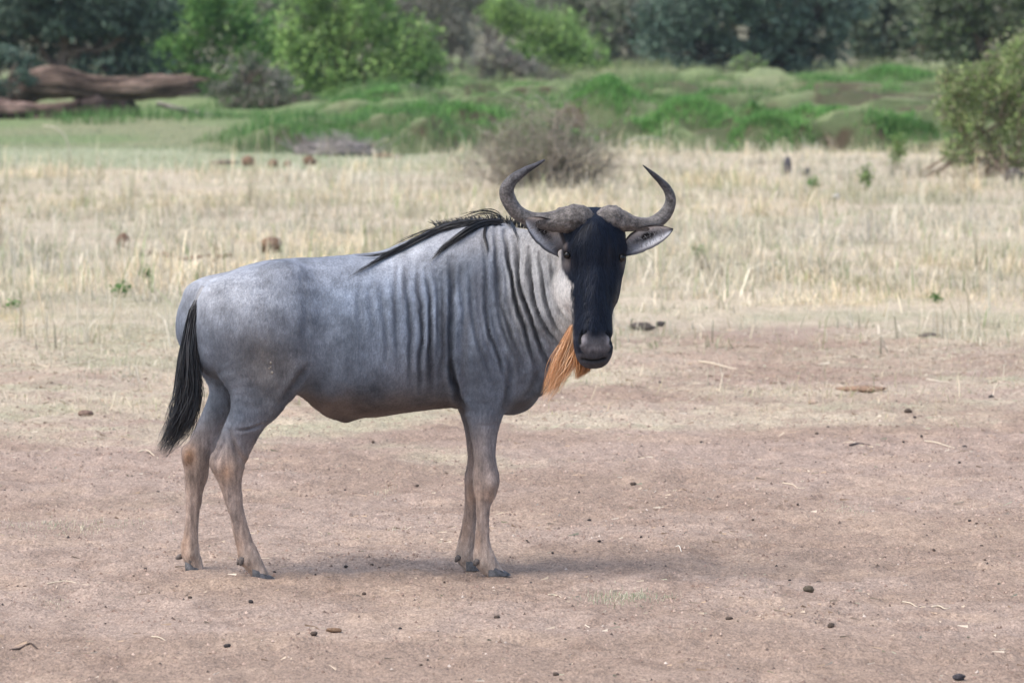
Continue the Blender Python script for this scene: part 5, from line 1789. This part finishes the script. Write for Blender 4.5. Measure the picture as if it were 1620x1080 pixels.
def make_dewclaw(px, py, yl, tip):
    p = LP(px, py, yl)
    q = p + np.array([tip[0], 0, tip[1]])
    P = np.array([p - (q - p) * .6, p, p + (q - p) * .5, q])
    V, F = tube_arrays(P, [.009, .012, .009, .003], [.008, .010, .007, .003], 9)
    so = Soup()
    so.add(V, F)
    return so.build('dewclaw', [M_dew], root)
make_dewclaw(382, 886, -.165, (-.004, -.022))
make_dewclaw(380, 885, -.115, (-.012, -.02))
make_dewclaw(302, 886, .115, (.004, -.024))
make_dewclaw(285, 880, .165, (-.018, -.008))
make_dewclaw(754, 888, -.135, (-.006, -.018))
make_dewclaw(753, 888, -.085, (-.008, -.016))
make_dewclaw(725, 882, .085, (-.010, -.014))
make_dewclaw(724, 883, .135, (-.010, -.014))
# dried mud flecks on the thigh
rng = np.random.RandomState(3)
for px, py, r_ in ((431, 567, .005), (430, 573, .004), (434, 582, .0065), (428, 576, .003)):
    so = Soup()
    V, F = ball((0, 0, 0), r_, 8, 6, (1, .5, 1))
    V = V * (1 + rng.uniform(-.25, .25, (len(V), 1)))
    so.add(V + surf_point(px, py), F, C(.27, .24, .2))
    so.build('mud_fleck', [M_ear], root)

# ------------------------------------------------------------------ long hair: mane, tail, beard, face fringe
def strands(soup, guides, n, spread, width, col, seed, jit=.004, late=.0, taper=.25, steps=16):
    """n ribbons that follow a guide (m,3) with a spread profile; guides: list of (points, radius per point)"""
    rng = np.random.RandomState(seed)
    for k in range(n):
        P, rad = guides[rng.randint(len(guides))]
        G = catmull(np.c_[np.asarray(P, float), np.asarray(rad, float)], steps)
        off = rng.normal(0, .55, 3)
        off /= max(1, np.linalg.norm(off) / 1.25)
        ph = rng.uniform(0, 6.28, 2)
        s = np.linspace(0, 1, steps)
        L0, L1 = max(0, rng.normal(0, .02)) + late * rng.rand(), rng.uniform(.72, 1.0) if taper else 1.0
        idx = np.linspace(L0, L1, steps) * (steps - 1)
        G = np.stack([np.interp(idx, np.arange(steps), G[:, c]) for c in range(4)], 1)
        P3 = G[:, :3] + off[None] * (G[:, 3] * spread)[:, None]
        P3 = P3 + np.stack([np.sin(s * 7 + ph[0]), np.cos(s * 6 + ph[1]), np.sin(s * 5 + ph[1])], 1) * (jit * s)[:, None]
        T = np.gradient(P3, axis=0)
        T /= np.linalg.norm(T, axis=1)[:, None] + 1e-9
        r = rng.normal(size=3)
        B = np.cross(T, r)
        B /= np.linalg.norm(B, axis=1)[:, None] + 1e-9
        w = width * rng.uniform(.6, 1.3) * np.interp(s, [0, .15, .7, 1], [.7, 1, .8, .12])
        V = np.empty((steps * 2, 3))
        V[0::2], V[1::2] = P3 - B * w[:, None], P3 + B * w[:, None]
        i = np.arange(steps - 1) * 2
        F = np.stack([i, i + 1, i + 3, i + 2], 1)
        c0 = np.asarray(col[rng.randint(len(col))]) * rng.uniform(.7, 1.3)
        soup.add(V, F, c0)

BLK = [C(.010, .011, .014), C(.014, .015, .019), C(.02, .02, .024), C(.03, .027, .027)]
def gl(pts, yl):  # guide from side tracing at given local y values
    yl = np.broadcast_to(yl, len(pts))
    return np.array([LP(a, b, y) for (a, b), y in zip(pts, yl)])
# tail
tl = Soup()
core = gl([(326, 458), (318, 470), (311, 492), (304, 530), (300, 575)], [0, -.01, -.03, -.05, -.05])
V, F = tube_arrays(catmull(core, 16), np.linspace(.027, .008, 16), None, 10)
tl.add(V, F, np.array([.24, .24, .25]) * np.concatenate([np.repeat(np.linspace(1, .12, 16), 10), [1, .1]])[:, None])
g1 = (gl([(319, 466), (310, 492), (302, 535), (298, 580), (297, 620), (288, 660), (270, 695), (255, 716)], [-.01, -.03, -.055, -.06, -.06, -.06, -.06, -.06]),
      [.010, .022, .026, .032, .038, .040, .032, .016])
g2 = (gl([(317, 468), (313, 495), (308, 540), (306, 585), (304, 630), (296, 668), (283, 695)], [-.02, -.05, -.06, -.06, -.06, -.06, -.06]),
      [.008, .014, .016, .022, .030, .034, .03])
strands(tl, [g1, g1, g1, g2], 1500, 1.0, .0014, BLK + [C(.045, .042, .042)], 11, .016, late=.22)
tl.build('tail', [M_hair], root)
# mane: long tresses blown back along the withers, short bristles on the crest
mn = Soup()
def on_skin(pts, lift):
    lift = np.broadcast_to(lift, len(pts))
    return np.array([surf_point(a, b, l) for (a, b), l in zip(pts, lift)])
def tress(pts, lift, r, n, seed, w=.0011):
    P = on_skin(pts, lift)
    strands(mn, [(P, r)], n, 1.0, w, BLK, seed, .004)
tress([(792, 349), (760, 349), (720, 354), (680, 369), (645, 388), (610, 405), (585, 420), (549, 438)], .010, [.012, .012, .011, .010, .009, .008, .006, .002], 120, 1)
tress([(770, 348), (735, 352), (700, 362), (660, 382), (620, 400), (585, 405), (560, 403)], .012, [.010, .010, .009, .008, .006, .005, .003], 50, 2)
tress([(788, 349), (765, 352), (742, 362), (722, 376), (700, 394), (678, 413)], .008, [.012, .015, .015, .013, .009, .002], 130, 3)
tress([(775, 350), (768, 358), (768, 374), (771, 392), (773, 405)], .006, [.006, .005, .004, .003, .001], 40, 4)
tress([(806, 351), (812, 358), (818, 372), (823, 390)], .008, [.006, .003, .002, .001], 14, 5)
def fly(pts, yl, n, seed, r=.004):
    strands(mn, [(gl(pts, yl), np.linspace(r * 2, r, len(pts)))], n, 1.0, .0011, BLK, seed, .006, taper=.1)
fly([(795, 352), (788, 338), (770, 333), (745, 336), (720, 345)], -.01, 14, 6)
fly([(800, 354), (792, 344), (775, 337), (755, 339), (735, 347)], -.01, 16, 7)
fly([(700, 358), (672, 366), (640, 379), (612, 393)], -.005, 14, 8, .006)
rng = np.random.RandomState(12)
for k in range(800):
    px = rng.uniform(690, 868)
    b = LP(px, np.interp(px, [700, 750, 800, 868], [357, 349, 354, 362]), rng.normal(0, .008) - (.03 if px > 840 else 0))
    hgt = rng.uniform(.012, .042) * (1.0 if px > 775 else .6)
    lean = rng.normal(.004 if px > 800 else -.012, .012)
    P = np.array([b - [0, 0, .01], b + [lean * .4, 0, hgt * .5], b + [lean, rng.normal(0, .008), hgt]])
    strands(mn, [(P, [.001] * 3)], 1, 1, .0014, BLK if rng.rand() < .7 else [C(.2, .19, .19)], 1000 + k, .001, taper=0, steps=5)
mn.build('mane', [M_hair], root)
# beard on throat and chin
bd = Soup()
TAN = [C(.70, .39, .19), C(.78, .49, .28), C(.56, .29, .13), C(.84, .62, .42)]
jaw = lambda px, py, dep: HP(px, py, dep)
gA = (np.array([jaw(906, 516, .07), jaw(901, 536, .06), jaw(890, 565, .07), jaw(877, 598, .08), jaw(862, 633, .09)]), [.010, .022, .032, .028, .012])
gB = (np.array([jaw(912, 540, .06), jaw(905, 562, .05), jaw(896, 580, .05), jaw(884, 600, .06), jaw(873, 620, .07)]), [.016, .022, .028, .02, .008])
gC = (np.array([jaw(920, 556, .02), jaw(920, 574, .01), jaw(917, 588, .01), jaw(912, 599, .015)]), [.026, .026, .018, .006])
gD = (np.array([jaw(930, 566, -.02), jaw(930, 578, -.02), jaw(926, 586, -.015), jaw(919, 593, -.01)]), [.018, .016, .01, .004])
strands(bd, [gA, gA, gA, gB], 620, 1.0, .0008, TAN, 21, .012)
strands(bd, [gC, gD], 420, 1.0, .001, [C(.43, .2, .08), C(.32, .15, .07), C(.52, .28, .13)], 22, .004)
bd.build('beard', [M_beard], root)
# coarse black hair hanging down the face from the poll
fr = Soup()
rng = np.random.RandomState(31)
sel = np.where((HM > .8) & (HD < .02) & (HB > 342) & (HB < 520) & (HA > 903) & (HA < 980))[0]
for k in rng.choice(sel, 3400):
    p, nn = BV[k], BN2[k]
    Lh = rng.uniform(.018, .05) * (1.5 if HB[k] < 365 else 1)
    dn = np.array([0, 0, -1.0]) - nn * nn.dot([0, 0, -1.0]) + _hl_l * rng.normal(0, .22)
    dn /= np.linalg.norm(dn)
    q1 = p + dn * Lh * .5 + nn * .003
    q2 = p + dn * Lh + nn * rng.uniform(-.001, .004)
    sdv = np.cross(dn, nn)
    w = rng.uniform(.0004, .0009)
    V = np.array([p - sdv * w, p + sdv * w, q1 + sdv * w * .8, q1 - sdv * w * .8, q2])
    c = C(.004, .0075, .017) * rng.uniform(.5, 2.2)
    fr.add(V, np.array([[0, 1, 2], [0, 2, 3], [3, 2, 4]]), c)
fr.build('face_hair', [mat('face_hair', attr='col', rough=.5, spec=.25)], root)

# short coat: single hairs lying back and down over the hide
rng = np.random.RandomState(77)
FA = np.linalg.norm(np.cross(BV[BF[:, 2]] - BV[BF[:, 0]], BV[BF[:, 3]] - BV[BF[:, 1]]), axis=1)
FA = FA * np.where(HM[BF[:, 0]] > .5, .5, 1.0) * np.where(BV[BF[:, 0], 1] > .1, .35, 1.0)
nf = 130000
fi = np.searchsorted(np.cumsum(FA) / FA.sum(), rng.rand(nf))
fi = np.minimum(fi, len(BF) - 1)
wq = rng.dirichlet((1, 1, 1, 1), nf)
bp = sum(BV[BF[fi, k]] * wq[:, k:k + 1] for k in range(4))
bn = BN2[BF[fi, 0]]
vi = BF[fi, 0]
flow = np.stack([np.full(nf, -.65), np.zeros(nf), np.full(nf, -.75)], 1)
flow[VS[vi] > 690] = (0, 0, -1)
flow[(US[vi] > 800) & (VS[vi] < 620)] = (-.15, 0, -1)
flow += rng.normal(0, .16, (nf, 3))
flow -= bn * (flow * bn).sum(1)[:, None]
flow /= np.linalg.norm(flow, axis=1)[:, None] + 1e-9
hl_ = rng.uniform(.006, .013, nf) * np.where(HM[vi] > .5, .6, 1.0) * np.where(VS[vi] > 690, .7, 1.0) * np.where((US[vi] > 800) & (VS[vi] < 600), 1.25, 1.0)
tipd = flow + bn * rng.uniform(.10, .38, (nf, 1))
sdv = np.cross(flow, bn)
hw_ = rng.uniform(.0006, .0012, nf)[:, None]
V = np.empty((nf * 3, 3))
V[0::3], V[1::3], V[2::3] = bp - sdv * hw_ - bn * .001, bp + sdv * hw_ - bn * .001, bp + tipd * hl_[:, None]
fc_ = coat[vi] * rng.uniform(.80, 1.25, (nf, 1)) 
ok = (wet[vi] < .2) & (inkN[vi] < .2) & (bp[:, 2] > .03)
V, fc_ = V.reshape(nf, 3, 3)[ok].reshape(-1, 3), fc_[ok]
fur = link('fur', mesh_np('fur', V, np.arange(len(V)).reshape(-1, 3), np.repeat(fc_, 3, 0), smooth=False), root,
           [mat('fur', attr='col', rough=.6, spec=.2)])
fur['kind'] = 'stuff'

# ================================================================== air: thin haze over the whole place
def haze_box(x0, x1, y0, y1, z0, z1, density):
    V = [(x, y, z) for x in (x0, x1) for y in (y0, y1) for z in (z0, z1)]
    F = [(0, 1, 3, 2), (4, 6, 7, 5), (0, 4, 5, 1), (2, 3, 7, 6), (0, 2, 6, 4), (1, 5, 7, 3)]
    me = bpy.data.meshes.new('haze')
    me.from_pydata(V, [], F)
    m = bpy.data.materials.new('haze')
    m.use_nodes = True
    nt = m.node_tree
    nt.nodes.clear()
    out = nt.nodes.new('ShaderNodeOutputMaterial')
    pv = nt.nodes.new('ShaderNodeVolumePrincipled')
    pv.inputs['Color'].default_value = (.80, .90, 1.0, 1)
    pv.inputs['Density'].default_value = density
    nt.links.new(pv.outputs[0], out.inputs['Volume'])
    o = link('haze', me, None, [m])
    tag(o, 'thin pale haze softening the far trees', 'haze', kind='stuff')
haze_box(-440, 440, -100, 440, -3, 45, .00016)
